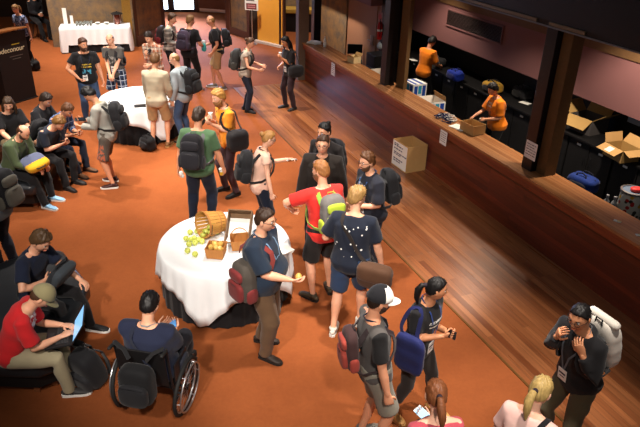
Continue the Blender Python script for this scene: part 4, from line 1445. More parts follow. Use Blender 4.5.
# lanyard pile
lp = thing('lanyard_pile', 'tangled pile of navy and white lanyards on the bar top', 'lanyards', RM @ Matrix.Translation((6.30, .22, 1.0)))
lp['kind'] = 'stuff'
rl = random.Random(8)
for mm, nm, cnt in ((cloth('navy_band', C(28, 36, 76)), 'navy_bands', 22), (M_WHITE, 'white_bands', 12)):
    b = MB()
    for k in range(cnt):
        cx, cy, rr = rl.uniform(-.20, .20), rl.uniform(-.11, .11), rl.uniform(.04, .09)
        z0 = .008 + .055 * rl.random() * (1 - abs(cx) / .25)
        e = rl.uniform(.4, 1); a0 = rl.uniform(0, 6)
        b.tube([(cx + rr * math.cos(t) * math.cos(a0) - rr * e * math.sin(t) * math.sin(a0), cy + rr * math.cos(t) * math.sin(a0) + rr * e * math.sin(t) * math.cos(a0), z0 + .006 * math.sin(2 * t)) for t in np.arange(16) * 2 * PI / 16], [(.003, .008)] * 16, 6, close=True)
    b.build(nm, mm, lp)
pp = thing('paper_stack', 'white sheets on the bar top beside the lanyard pile', 'papers', RM @ Matrix.Translation((6.78, .19, 1.0)) @ Matrix.Rotation(.15, 4, 'Z'))
for k in range(3): MB().box((.006 * k, .004 * k, .003 + .004 * k), (.30, .21, .0035), Matrix.Rotation(.12 * k, 3, 'Z')).build('sheet', M_WHITE, pp, False)
pp = thing('paper_stack', 'papers and cups heaped on the far end of the bar top', 'papers', RM @ Matrix.Translation((.20, .18, 1.0)))
for k in range(6): MB().box((.03 * math.sin(k * 2), .05 * math.cos(k * 1.7), .004 + .009 * k), (.26, .19, .007), Matrix.Rotation(.5 * k, 3, 'Z')).build('sheet', M_WHITE, pp, False)
def bottle(label, M, col, capc, h=.2, r=.033):
    t = thing('bottle', label, 'bottle', M)
    MB().lathe([(.001, 0), (r, .004), (r, h * .62), (r * .9, h * .7), (r * .4, h * .82), (r * .38, h * .92), (.001, h * .92)], 18).build('body', mat('bottle_body', col, .2, .3), t)
    MB().lathe([(.001, h * .9), (r * .48, h * .9), (r * .48, h), (.001, h)], 14).build('cap', mat('bottle_cap', capc, .4), t)
    MB().lathe([(r + .0008, h * .18), (r + .0008, h * .5)], 18).build('label', M_WHITE, t)
    return t
bottle('white bottle standing on the far end of the bar top', RM @ Matrix.Translation((.62, .30, 1.0)), C(225, 225, 222), C(180, 180, 182), .26, .036)
for i, (px, py) in enumerate(((603, 214), (610.5, 216))):
    q = at(px, py, .62)
    bottle(['silver capped bottle behind the bar, left of a matching pair', 'silver capped bottle behind the bar, right of a matching pair, nearer the tin'][i], Matrix.Translation((q.x, q.y, .621)), C(170, 172, 176), C(150, 150, 155), .30, .042)
for i, (u, v, rz) in enumerate(((10.35, .16, .4), (10.72, .14, 1.1), (10.85, .2, .2))):
    t = thing('paper_scrap', ['white paper scrap alone on the bar top, at right', 'white paper scrap on the bar top, left of the last one', 'white paper scrap on the bar top nearest the right edge'][i], 'paper', RM @ Matrix.Translation((u, v, 1.0)) @ Matrix.Rotation(rz, 4, 'Z'))
    MB().box((0, 0, .003), (.09, .05, .004)).build('sheet', M_WHITE, t, False)
    MB().box((.02, .008, .007), (.05, .035, .003), Matrix.Rotation(.3, 3, 'Z')).build('folded_corner', mat('buff_paper', C(220, 200, 150), .7), t, False)
# decorated tin with a red lid
q = at(628, 219, .62)
tn = thing('biscuit_tin', 'large floral tin with a coral red top behind the bar at the right edge', 'tin', Matrix.Translation((q.x, q.y + .05, .621)))
n = N('floral_tin')
vo = n.n('ShaderNodeTexVoronoi'); vo.inputs['Scale'].default_value = 15; n.l(n.tc.outputs['Object'], vo.inputs['Vector'])
sel = n.math('LESS_THAN', vo.outputs['Distance'], .42)
ramp = n.n('ShaderNodeValToRGB'); ramp.color_ramp.interpolation = 'CONSTANT'
ramp.color_ramp.elements[0].color = C(190, 40, 36); ramp.color_ramp.elements[1].color = C(222, 170, 50); ramp.color_ramp.elements[1].position = .55
e_ = ramp.color_ramp.elements.new(.75); e_.color = C(60, 60, 52)
n.l(n.sep(vo.outputs['Color'])[0], ramp.inputs[0])
tm_ = n.done(n.mix(sel, C(214, 212, 200), ramp.outputs[0]), .35, .2)
MB().lathe([(.001, 0), (.165, 0), (.168, .01), (.165, .40), (.001, .40)], 40).build('drum', tm_, tn)
MB().lathe([(.166, .395), (.175, .395), (.175, .425), (.150, .43), (.150, .42), (.166, .415)], 40).build('rim', M_METAL, tn)
MB().lathe([(.001, .40), (.15, .40), (.15, .415), (.001, .42)], 32).build('lid', mat('tin_lid', C(120, 140, 165), .4, .3), tn)
MB().ball((.03, -.03, .445), (.095, .06, .032), 20, 12, None, 3).build('red_pouch', mat('coral_red', C(226, 62, 60), .5), tn)
# bags and cartons on the back counter
def soft_bag(px, py, z, label, col, col2, size, rz=0, name='duffel_bag', handles=True, dy=0):
    q = at(px, py, z)
    t = thing(name, label, 'bag', Matrix.Translation((q.x, q.y + dy, z + .001)) @ Matrix.Rotation(RA + rz, 4, 'Z'))
    w, l, h = size
    b = MB().ball((0, 0, h / 2), (w / 2, l / 2, h / 2), 28, 18, None, 3.6)
    b.v[0] += .006 * np.sin(b.v[0][:, [2, 0, 1]] * 33)
    b.v[0][:, 2] = np.maximum(b.v[0][:, 2], 0)
    b.build('bag_body', cloth('bag_cloth', col, 140, .25, .7), t, 'all')
    MB().ball((0, -l / 2, h * .42), (w * .33, .035, h * .28), 20, 12, None, 3.5).build('pocket', cloth('pocket_cloth', col2, 140, .2, .7), t, 'all')
    if handles:
        for s in (1, -1):
            MB().tube([(-w * .22, s * l * .32, h * .8), (-w * .16, s * l * .25, h * 1.08), (0, s * l * .2, h * 1.16), (w * .16, s * l * .25, h * 1.08), (w * .22, s * l * .32, h * .8)], .011, 8).build('handle', cloth('handle_cloth', col2), t)
    MB().tube([(-w * .42, 0, h * .93), (0, 0, h * 1.005), (w * .42, 0, h * .93)], .006, 6).build('zip', M_DMETAL, t)
    return t
BC = .91
soft_bag(455, 80, BC, 'bright blue duffel bag on the back counter of the bar', C(24, 48, 150), C(20, 30, 90), (.44, .26, .22))
soft_bag(492, 92, BC, 'mustard and black sports bag on the back counter above the bending staff member', C(176, 134, 44), C(34, 32, 34), (.46, .28, .22), .1)
soft_bag(522, 98, BC, 'black holdall on the back counter left of the second dark column', C(30, 30, 34), C(22, 22, 24), (.44, .30, .24), -.1)
soft_bag(440, 66, BC, 'small black sack on the back counter beside the blue duffel bag', C(30, 30, 32), C(60, 60, 64), (.28, .2, .18), .2, 'sack', False)
q = at(434, 60, BC)
soft_bag(434, 62, BC, 'crumpled white carrier bag on the back counter before the standing staff member', C(205, 205, 195), C(190, 190, 180), (.22, .16, .16), .3, 'carrier_bag', True)
for i, (px, py, lb) in enumerate(((413, 60, 'white paper sheet on the back counter left of the standing staff member'), (525, 103, 'white paper sheet lying on the back counter at the second dark column'), (442, 59, 'white paper sheet on the back counter right of the standing staff member'))):
    t = thing('paper_sheet', lb, 'paper', Matrix.Translation(at(px, py, BC)) @ Matrix.Rotation(RA + .3 * i, 4, 'Z'))
    MB().span((-.11, -.07, .001), (.11, .07, .005)).build('sheet', M_WHITE, t, False)
    MB().span((-.08, -.05, .005), (.02, .05, .008)).build('folded_sheet', M_WHITE, t, False)
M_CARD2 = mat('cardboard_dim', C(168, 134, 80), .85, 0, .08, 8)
M_GREYBOX = mat('grey_carton', C(74, 70, 70), .8)
q = at(585, 130, BC)
carton(Matrix.Translation((q.x + .02, q.y, BC + .001)) @ Matrix.Rotation(RA + .12, 4, 'Z'), .50, .44, .27, 'open cardboard carton with raised flaps and a grey front on the back counter', (('n', .26, 62), ('e', .24, 35), ('w', .24, 50), ('s', .24, -35)), M_GREYBOX, M_CARD2)
q = at(618, 158, BC)
t2 = carton(Matrix.Translation((q.x + .04, q.y + .02, BC + .001)) @ Matrix.Rotation(RA - .1, 4, 'Z'), .42, .34, .20, 'open cardboard carton with a white label on its flap, at the right edge', (('s', .17, -25), ('e', .15, -20), ('n', .16, 50), ('w', .15, 70)), M_CARD2, M_CARD)
MB().span((-.06, .03, .0036), (.06, .14, .0046)).build('white_label', M_WHITE, t2.children[1], False)
tl = thing('wall_poster', 'small pale blue poster behind the open carton', 'poster', RM @ Matrix.Translation((8.05, 2.779, 1.22)))
MB().span((-.13, -.006, -.01), (.13, -.001, .26)).build('poster_sheet', mat('pale_blue_sheet', C(150, 162, 180), .7), tl, False)
MB().span((-.09, -.008, .14), (.09, -.006, .22)).build('printed_block', mat('poster_print', C(90, 110, 150), .7), tl, False)
# blue rucksack on the work shelf
soft_bag(583, 193, .62, 'blue rucksack lying behind the bar, left of the silver bottles', C(26, 50, 120), C(22, 24, 40), (.46, .30, .26), .15, 'rucksack', True, .08)
# chair, carton and fire extinguisher at the far end of the bar
q = at(362, 66, 0.2)
ch = thing('chair', 'black chair by the door behind the bar', 'chair', RM @ Matrix.Translation((.22, 1.34, .005)) @ Matrix.Rotation(-.15, 4, 'Z') @ Matrix.Rotation(-.3, 4, 'Z'))
MB().box((0, 0, .45), (.42, .42, .04)).build('seat', M_BLACK, ch, False, .01)
for x in (-.18, .18):
    for y in (-.18, .18): MB().tube([(x, y, .012), (x * .95, y * .95, .43)], .014, 8).build('leg', M_BLACK, ch)
MB().box((-.2, 0, .74), (.03, .40, .26)).build('backrest', M_BLACK, ch, False, .012)
for y in (-.17, .17): MB().tube([(-.195, y, .46), (-.2, y, .64)], .012, 8).build('backrest_post', M_BLACK, ch)
carton(Matrix.Translation((at(354, 63, .98).x, at(354, 63, .98).y, .622)) @ Matrix.Rotation(RA, 4, 'Z') @ Matrix.Rotation(.2, 4, 'Z'), .24, .2, .52, 'narrow cream carton standing behind the bar beside the black chair', (('n', .08, 50), ('s', .08, 40)), mat('cream_carton', C(222, 200, 150), .8), M_CARD)
fe = thing('fire_extinguisher', 'red fire extinguisher hung beside the door behind the bar', 'extinguisher', RM @ Matrix.Translation((1.12, 1.555, 1.22)))
MB().lathe([(.001, 0), (.06, .005), (.065, .03), (.065, .36), (.045, .41), (.02, .43), (.001, .43)], 22).build('cylinder', mat('extinguisher_red', C(176, 24, 24), .3), fe)
MB().tube([(0, 0, .43), (0, 0, .48), (.06, -.02, .50)], .012, 8).build('lever', M_DMETAL, fe)
MB().tube([(.02, -.02, .45), (.085, -.03, .40), (.09, -.03, .2), (.08, -.03, .1)], .01, 8).build('hose', M_BLACK, fe)
MB().lathe([(.0658, .20), (.0658, .25)], 22).build('label', M_WHITE, fe)
MB().span((-.03, .06, .1), (.03, .09, .36)).build('bracket', M_DMETAL, fe, False)
es = thing('wall_sign', 'square sign with a red disc above the fire extinguisher', 'sign', RM @ Matrix.Translation((.93, 1.655, 1.72)))
MB().span((-.12, -.012, -.12), (.12, 0, .12)).build('sign_plate', mat('sign_plate', C(150, 100, 90), .6), es, False, .004)
MB().tube([(0, -.016, .0), (0, -.012, .0)], .08, 24, False).build('red_disc', mat('sign_red', C(170, 40, 36), .5), es)
fc = thing('filing_cabinet', 'low black cabinet below the fire extinguisher behind the bar', 'cabinet', RM @ Matrix.Translation((1.46, 1.38, .005)))
MB().span((-.24, -.2, 0), (.24, .2, .95)).build('carcass', M_BLACK, fc, False, .005)
for z in (.08, .38, .68): MB().span((-.22, -.215, z), (.22, -.2, z + .26)).build('drawer', mat('drawer_black', C(34, 32, 33), .4), fc, False, .004)
soft_bag(381.5, 49, .955, 'small pale plastic bag on the low black cabinet', C(200, 205, 210), C(180, 186, 190), (.2, .16, .17), .2, 'plastic_bag', False)

# ------------------------------------------------------------------ sign on a stand
q = at(253, 43, 0)
ss_ = thing('sign_stand', 'slim floor stand holding a white sign with a dark panel, beside the yellow door', 'sign', Matrix.Translation((q.x, q.y - .15, 0)) @ Matrix.Rotation(-.25, 4, 'Z'))
MB().lathe([(.001, 0), (.16, 0), (.16, .012), (.03, .025), (.001, .025)], 24).build('base', M_METAL, ss_)
MB().tube([(0, 0, .02), (0, 0, 1.05)], .016, 10).build('pole', M_METAL, ss_)
MB().span((-.22, -.02, 1.05), (.22, .0, 1.42)).build('sign_board', M_WHITE, ss_, False, .004)
MB().span((-.17, -.024, 1.08), (.17, -.02, 1.26)).build('dark_panel', mat('sign_maroon', C(110, 44, 44), .6), ss_, False)
for z in (1.20, 1.14):
    sg = MB(); sg.span((-.13, -.0255, z - .018), (.13, -.024, z + .018)); sg.build('printed_line', mat('sign_pink', C(190, 130, 130), .6), ss_, False)
MB().span((-.17, -.0225, 1.33), (.10, -.02, 1.36)).build('printed_line', M_INK2, ss_, False)

# ------------------------------------------------------------------ leather benches
n = N('black_leather')
n.bump(n.noise(70, 4), .25, .004)
M_LEATHER = n.done(n.mix(n.noise(5, 3), C(22, 24, 27), C(36, 38, 42)), .38, 0, .5)
def bench(label, x0, x1, y0, y1, z1, name='leather_bench', tufts=(3, 2), wood=True):
    cx, cy = (x0 + x1) / 2, (y0 + y1) / 2
    t = thing(name, label, 'bench', Matrix.Translation((cx, cy, 0)))
    a, b = (x1 - x0) / 2, (y1 - y0) / 2
    nx, ny = tufts
    for i in range(nx):
        for j in range(ny):
            w, l = 2 * a / nx, 2 * b / ny
            c = (-a + w * (i + .5), -b + l * (j + .5))
            mb = MB().ball((c[0], c[1], z1 - .085), (w / 2 * .999, l / 2 * .999, .085), 36, 16, None, 9)
            mb.build('cushion', M_LEATHER, t, 'all')
    MB().span((-a + .03, -b + .03, .12), (a - .03, b - .03, z1 - .16)).build('frame', M_BLACK, t, False, .01)
    for sx in (1, -1):
        for sy in (1, -1):
            MB().span((sx * (a - .10) - .03, sy * (b - .10) - .03, 0), (sx * (a - .10) + .03, sy * (b - .10) + .03, .13)).build('leg', mat('leg_wood', C(120, 70, 40), .5) if wood else M_BLACK, t, False, .004)
    return t
# ------------------------------------------------------------------ benches
def poly_bench(label, poly, z1, tuft=None):
    cx = sum(p[0] for p in poly) / len(poly); cy = sum(p[1] for p in poly) / len(poly)
    t = thing('leather_bench', label, 'bench', Matrix.Translation((cx, cy, 0)))
    pl = [(x - cx, y - cy) for x, y in poly]
    c = MB().prism(pl, z1 - .17, z1).build('cushion', M_LEATHER, t, True, 0)
    b = c.modifiers.new('round', 'BEVEL'); b.width = .055; b.segments = 5; b.limit_method = 'ANGLE'; b.angle_limit = R(25)
    c.data.polygons.foreach_set('use_smooth', [True] * len(c.data.polygons))
    k = .93
    MB().prism([(x * k, y * k) for x, y in pl], .10, z1 - .165).build('frame', M_BLACK, t, False)
    for x, y in pl: 
        MB().span((x * .86 - .03, y * .86 - .03, 0), (x * .86 + .03, y * .86 + .03, .105)).build('leg', mat('leg_wood', C(120, 70, 40), .5), t, False, .004)
    return t
poly_bench('large black leather bench at the lower left, under the man with the laptop', [(-4.8, 4.68), (-2.70, 4.68), (-2.54, 4.80), (-2.66, 6.10), (-3.25, 6.85), (-3.55, 6.92), (-4.8, 5.55)], .43)
poly_bench('black leather bench at left under the row of men looking at their phones', [(-5.12, 8.58), (-4.42, 8.64), (-4.36, 8.72), (-4.68, 10.98), (-4.78, 11.04), (-5.42, 10.92)], .43)
poly_bench('black leather bench at the left edge under the long-haired person', [(-6.7, 9.75), (-5.62, 9.85), (-5.72, 10.85), (-6.7, 10.8)], .43)

# ------------------------------------------------------------------ people
SK1 = C(226, 170, 138); SK2 = C(214, 154, 120); SK3 = C(196, 136, 98); SK4 = C(232, 182, 154)
BLOND = C(206, 160, 92); LBROWN = C(150, 106, 62); BROWN = C(92, 60, 38); DBROWN = C(52, 36, 27); BLACKH = C(26, 22, 22); RED = C(150, 82, 44); SANDY = C(172, 124, 72)
M_SOLEW = mat('sole_white', C(222, 220, 214), .7, 0, .05); M_SOLEB = mat('sole_dark', C(34, 30, 28), .7); M_SOLET = mat('sole_tan', C(176, 132, 80), .7)
def shoe(col, sole=None, rough=.6): return (mat('shoe', col, rough, 0, .15), sole or M_SOLEB)
SH_BLACK = shoe(C(30, 28, 28)); SH_BROWN = shoe(C(92, 62, 40)); SH_GREY = shoe(C(112, 106, 98), M_SOLEW)
JEANS = cloth('blue_denim', C(58, 76, 106)); DJEANS = cloth('dark_denim', C(27, 33, 48)); BLK = cloth('black_cloth', C(26, 25, 28)); BLKT = cloth('black_trousers', C(26, 25, 27))
KHAKI = cloth('khaki_cloth', C(172, 140, 100)); 
BLACKC = C(28, 28, 31)

# --- the two and three by the entrance
P = person('woman behind the black lectern, in a dark blue patterned short-sleeved top', (14, 4), 1.66, 200, SK1, ('pony', SANDY), ('blouse', cloth('blue_print', C(52, 66, 98), prints=[(-.3, .3, .8, 1.5, C(150, 160, 190), 1, 'blob')])), ('trousers', BLKT), SH_BLACK, girl=True, seed=101, vox=.017)
P = person('person in a black suit sitting at the top left corner, head outside the photo', (42, -30), 1.78, 128, SK1, ('short', DBROWN), ('jacket', BLK, {'sleeve': 1.95, 'hem': -.12, 'collar': 1}), ('trousers', BLKT), SH_BLACK, seat=1, Rh='belly', Lh='belly', feet=((.10, .46, 5), (.14, .40, 10)), seed=102, vox=.017, lift=.10, hip=(36, 17))
st = thing('stool', 'dark round stool under the person in the black suit', 'stool', Matrix.Translation(P.W.translation))
MB().lathe([(.001, .47), (.19, .47), (.20, .49), (.19, .525), (.001, .53)], 24).build('seat', M_BLACK, st)
for k in range(4):
    a = k * PI / 2 + .6
    MB().tube([(.12 * math.cos(a), .12 * math.sin(a), .47), (.2 * math.cos(a), .2 * math.sin(a), .014)], .014, 8).build('leg', M_DMETAL, st)
M = hold(P, 1, .01)
cupt = thing('paper_cup', 'tan paper cup held by the person in the black suit', 'cup', Matrix.Translation(M.translation + Vector((0, 0, -.03))))
MB().lathe([(.001, 0), (.028, 0), (.038, .10), (.001, .10)], 18).build('cup_body', mat('tan_cup', C(196, 156, 104), .7), cupt)
MB().lathe([(.001, .10), (.040, .10), (.038, .112), (.001, .114)], 18).build('cup_lid', M_WHITE, cupt)
soft_bag(36, 70, 0, 'small black bag on the carpet beside the lectern', C(26, 25, 27), C(40, 40, 42), (.30, .2, .26), .4, 'handbag')

P = person('bearded man in a black printed t-shirt, hand at his pocket, by the empty round table', (82, 37.5), 1.80, 152, SK2, ('short', C(86, 48, 28), .018), ('t_shirt', cloth('black_print_tee', C(26, 26, 28), prints=[(-.10, .10, 1.18, 1.28, C(206, 176, 60), 1, 'text'), (-.08, .09, 1.06, 1.17, C(70, 150, 180), 1, 'blob')]), {'hem': -.12}), ('jeans', JEANS), SH_BLACK, Rh=((.17, .13, .05), (-1, .2, 0)), Lh='hang', elbR=(1, -.25, 0), hyaw=-22, hpitch=6, beard=(.12, .05, .025), seed=3, fat=1.1, belly=.02)
lanyard(P, C(40, 44, 60), True, .10, x=.05)
backpack(P, 'black backpack worn by the bearded man at the far side of the empty round table', BLACKC, size=(.28, .13, .40))
P = person('balding man in a grey t-shirt and blue plaid shorts, hands clasped before him', (109, 33), 1.78, 184, SK1, ('bald', DBROWN), ('t_shirt', cloth('grey_tee', C(82, 78, 74), prints=[(-.08, .08, 1.12, 1.32, C(150, 146, 140), 1, 'blob')]), {'hem': -.12}), ('shorts', plaid('blue_plaid', C(52, 66, 92), C(30, 34, 48), C(190, 196, 206), 9, 9), {'len': .45, 'e': .03}), shoe(C(70, 70, 72), M_SOLEW), Rh='low', Lh=((.03, .27, -.02), (0, -1, 0)), hpitch=8, seed=4)
lanyard(P, C(40, 40, 44), True, .14)
backpack(P, 'dark backpack on the balding man in the grey t-shirt', C(36, 36, 40), size=(.28, .13, .42))
P = person('dark-haired man in an orange and white plaid shirt looking down at the empty table', (147, 32), 1.75, 196, SK1, ('short', DBROWN), ('shirt', plaid('warm_plaid', C(206, 190, 172), C(164, 98, 70), C(96, 60, 52), 10, 10), {'sleeve': 1.5, 'hem': -.12, 'collar': 1}), ('trousers', DJEANS), SH_BROWN, Rh='chest', Lh='belly', hpitch=26, seed=5)
M = hold(P, 1, .02)
t = thing('camera', 'black camera held by the man in the orange plaid shirt', 'camera', M @ Matrix.Translation((0, 0, -.02)))
MB().box((0, 0, 0), (.13, .05, .085)).build('camera_body', mat('camera_black', C(24, 24, 26), .4), t, False, .006)
MB().tube([(0, .025, 0), (0, .09, 0)], [.033, .036], 18, False).build('lens', mat('camera_black', C(24, 24, 26), .4), t)
P = person('man seen from behind in a beige long-sleeved shirt and khaki cargo shorts', (155, 53), 1.80, 2, SK2, ('short', C(128, 86, 50)), ('shirt', cloth('beige_shirt', C(176, 164, 140)), {'sleeve': 1.9, 'hem': -.12, 'collar': 1, 'e': .02}), ('cargo_shorts', KHAKI, {'len': .46, 'e': .03}), shoe(C(120, 84, 52), M_SOLET), Rh=((.20, .20, -.02), (-1, 0, -.2)), Lh=((.24, .20, -.06), (-1, 0, -.2)), hpitch=20, seed=6)
P = person('man in a pale blue-grey jacket and jeans right of the empty round table', (173, 52), 1.76, 292, SK1, ('bald', SANDY), ('jacket', cloth('pale_blue_jacket', C(150, 160, 166)), {'sleeve': 1.95, 'hem': -.12, 'collar': 1, 'e': .02}), ('jeans', JEANS), SH_BROWN, Rh='pocket', Lh='pocket', hpitch=12, hyaw=-28, glasses=C(40, 36, 34), seed=7)
backpack(P, 'black backpack on the man in the pale blue-grey jacket', BLACKC, size=(.32, .20, .46))
P = person('man in a grey zip hoodie and grey shorts bending his head over a phone', (84, 88), 1.74, 268, SK2, ('short', BLACKH, .026), ('hoodie', cloth('grey_hoodie', C(150, 148, 140)), {'sleeve': 1.9, 'hem': -.12, 'hood': 1, 'e': .02}), ('shorts', cloth('printed_shorts', C(88, 80, 72), prints=[(-.3, .3, .45, .8, C(168, 92, 66), 1, 'blob')]), {'len': .47, 'e': .03}), (mat('shoe_red_black', C(60, 32, 30), .6), M_SOLEW), lean=2, curl=18, Rh='phone', Lh=((.10, .34, .16), (-.3, -.3, 1)), hpitch=42, seed=8)
phone(P, 1, 'dark phone held by the man in the grey hoodie', size=(.08, .012, .17))
backpack(P, 'black backpack on the man in the grey hoodie', BLACKC, size=(.31, .18, .46))
P = person('young man in a black and white plaid shirt facing right near the far entrance', (172, 13.5), 1.76, 100, SK1, ('short', BROWN, .028), ('shirt', plaid('mono_plaid', C(206, 202, 192), C(120, 116, 110), C(30, 30, 34), 8, 8), {'sleeve': 1.9, 'hem': -.12, 'collar': 1}), ('trousers', BLKT), SH_BLACK, Rh='belly', Lh='chest', hpitch=6, seed=9, vox=.016)
backpack(P, 'dark red and black backpack on the young man in the black and white plaid shirt', C(40, 30, 32), C(104, 28, 32), size=(.30, .17, .42))
P = person('man in a black t-shirt and black trousers seen from behind, near the far entrance', (190, 15), 1.80, 22, SK2, ('short', LBROWN), ('t_shirt', cloth('black_tee', C(27, 26, 29)), {'hem': -.12, 'sleeve': .75}), ('trousers', BLKT), shoe(C(206, 200, 190), M_SOLEW), Rh=((.18, .30, .10), (-1, 0, 0)), Lh=((.2, .26, .12), (-1, 0, 0)), hyaw=30, hpitch=6, fat=1.08, seed=10, vox=.016)
backpack(P, 'purple-grey backpack on the man in black near the far entrance', C(66, 54, 72), C(52, 44, 60), size=(.32, .17, .46))
P = person('bald man in a black t-shirt and khaki shorts facing left near the far entrance', (209.5, 15), 1.80, 262, SK2, ('bald', SANDY), ('t_shirt', cloth('black_tee', C(27, 26, 29)), {'hem': -.07, 'sleeve': .7}), ('shorts', KHAKI, {'len': .46, 'e': .028}), SH_GREY, Rh='belly', Lh=((.2, .12, -.02), (-1, 0, 0)), feet=((.11, .12, 10), (.12, -.10, 16)), seed=11, vox=.016)
backpack(P, 'black backpack on the bald man in khaki shorts', BLACKC, size=(.30, .18, .42))
M = hold(P, 1, .015)
t = thing('folded_shirt', 'folded teal and white cloth held by the bald man in khaki shorts', 'cloth', Matrix.Translation(M.translation))
MB().ball((0, 0, -.02), (.06, .03, .10), 16, 12, None, 3).build('teal_fold', cloth('teal_cloth', C(60, 150, 150)), t)
MB().ball((0, .02, .09), (.05, .025, .06), 16, 12, None, 3).build('white_fold', cloth('white_cloth', C(200, 206, 210)), t)

soft_bag(148, 150, 0, 'black rucksack on the carpet under the empty round table by the man in khaki shorts', C(24, 23, 25), C(32, 31, 34), (.34, .22, .26), .5, 'rucksack', True, .04)
# --- middle of the room
P = person('blond bearded man in an orange t-shirt holding a drink at his chest', (217, 89), 1.82, 236, SK1, ('short', C(216, 156, 80), .024), ('t_shirt', cloth('orange_tee', C(240, 150, 44), prints=[(-.09, .09, 1.20, 1.26, C(250, 220, 180), 1, 'text')]), {'hem': -.12, 'sleeve': .72}), ('trousers', cloth('plum_trousers', C(74, 56, 62))), SH_BLACK, Rh='chest', Lh=((.02, .26, .30), (-.3, -1, 0)), beard=(.45, .20, .07, 1, .026), hpitch=14, seed=12)
lanyard(P, C(30, 30, 34), False, .22)
M = hold(P, 1, .012)
t = thing('paper_cup', 'white paper cup held by the blond bearded man in orange', 'cup', Matrix.Translation(M.translation + Vector((0, 0, -.02))))
MB().lathe([(.001, 0), (.026, 0), (.034, .09), (.001, .09)], 18).build('cup_body', M_WHITE, t)
MB().lathe([(.001, .09), (.036, .09), (.034, .10), (.001, .102)], 18).build('cup_lid', M_WHITE, t)
side_bag(P, 'black shoulder bag at the hip of the blond bearded man', C(30, 28, 30), (-.27, -.02, -.10), (.20, .34, .34), over=-1)
P = person('man in a green t-shirt and dark jeans seen from behind', (199, 107), 1.82, 8, SK2, ('short', C(72, 54, 42)), ('t_shirt', cloth('green_tee', C(76, 104, 74)), {'hem': -.12, 'sleeve': .75}), ('jeans', DJEANS), SH_BLACK, Rh=((.27, .14, -.06), (-1, .2, 0)), Lh=((.30, .04, -.12), (-1, .2, 0)), beard=(.05, .04, .03), fat=1.16, belly=.03, hyaw=18, seed=13)
backpack(P, 'large black backpack with grey straps on the man in green', C(30, 29, 33), C(38, 37, 42), C(90, 90, 92), size=(.34, .20, .50))
M = hold(P, 1, .02)
t = thing('paper_cup', 'yellow and white cup held low by the man in green', 'cup', Matrix.Translation(M.translation + Vector((0, 0, -.05))))
MB().lathe([(.001, 0), (.03, 0), (.038, .10), (.001, .10)], 18).build('cup_body', mat('yellow_cup', C(226, 176, 52), .6), t)
MB().lathe([(.0395, .06), (.0405, .10), (.001, .104), (.001, .1)], 18).build('white_rim', M_WHITE, t)
M = hold(P, -1, .01)
t = thing('paper_napkin', 'crumpled white napkin in the left hand of the man in green', 'napkin', Matrix.Translation(M.translation))
MB().ball((0, 0, -.03), (.035, .025, .05), 14, 10, None, 2.6).build('napkin', M_WHITE, t)
MB().ball((.02, 0, -.06), (.025, .02, .03), 12, 8, None, 2.6).build('napkin_fold', M_WHITE, t)
P = person('brown-haired woman in a sleeveless grey top near the far end of the boards', (251, 37), 1.68, 96, SK1, ('bun', BROWN), ('tank_top', cloth('grey_top', C(160, 146, 132)), {'hem': -.12, 'sleeve': .25}), ('jeans', cloth('navy_jeans', C(32, 36, 50))), SH_BLACK, Rh=((.16, .33, .12), (-1, 0, .2)), Lh=((.18, .34, .14), (-1, 0, .2)), girl=True, feet=((.09, .05, 15), (.10, -.06, 0)), seed=14, vox=.016)
lanyard(P, C(70, 120, 110), False, .2)
backpack(P, 'black and grey backpack on the woman in the sleeveless grey top', C(44, 44, 44), C(58, 56, 52), size=(.30, .19, .46))
P = person('woman with long black hair in black clothes near the far end of the bar', (285, 36), 1.68, 232, SK3, ('longstraight', BLACKH), ('top', cloth('black_top', C(32, 28, 30)), {'hem': -.12, 'sleeve': .8}), ('trousers', cloth('dark_maroon_trousers', C(44, 28, 32))), SH_BLACK, Rh='belly', Lh='chest', girl=True, seed=15, vox=.016, hyaw=-8)
lanyard(P, C(40, 50, 60), True, .12)
side_bag(P, 'black handbag hanging at the side of the woman with long black hair', C(26, 24, 26), (-.29, .04, -.08), (.16, .36, .26), over=-1, name='handbag')
M = hold(P, -1, .012)
t = thing('paper_cup', 'white paper cup held by the woman with long black hair', 'cup', Matrix.Translation(M.translation + Vector((0, 0, -.03))))
MB().lathe([(.001, 0), (.026, 0), (.034, .09), (.001, .09)], 18).build('cup_body', M_WHITE, t)
MB().lathe([(.001, .09), (.036, .09), (.034, .10), (.001, .102)], 18).build('cup_lid', M_WHITE, t)
P = person('blonde woman in a pale pink top holding a phone out to the right', (270, 130), 1.68, 72, SK4, ('bun', C(206, 150, 84)), ('tank_top', cloth('pale_pink_top', C(222, 180, 160)), {'hem': -.12, 'sleeve': .3}), ('jeans', DJEANS), SH_BLACK, Lh=((.10, .42, .30), (-.6, 0, -.7)), Rh=((.24, .10, -.10), (-1, .2, 0)), girl=True, hpitch=14, glasses=C(60, 50, 46), feet=((.09, .03, 5), (.09, -.05, 0)), seed=16)
lanyard(P, C(36, 34, 40), False, .16)
backpack(P, 'black backpack on the blonde woman holding a phone out', BLACKC, size=(.30, .18, .44))
phone(P, -1, 'black and white phone held out by the blonde woman in pale pink', C(225, 225, 225), C(30, 30, 34))
P = person('man with a dark topknot behind the man in a loose black jacket', (325, 122), 1.82, 212, SK2, ('topknot', BLACKH), ('jacket', cloth('charcoal_jacket', C(38, 34, 34)), {'sleeve': 1.9, 'hem': -.12, 'collar': 1, 'e': .02}), ('trousers', BLKT), SH_BLACK, beard=(.05, .035, .028, 1, .009), hyaw=10, hpitch=0, seed=17)
backpack(P, 'dark backpack on the man with the topknot', C(34, 34, 38), size=(.30, .15, .42))
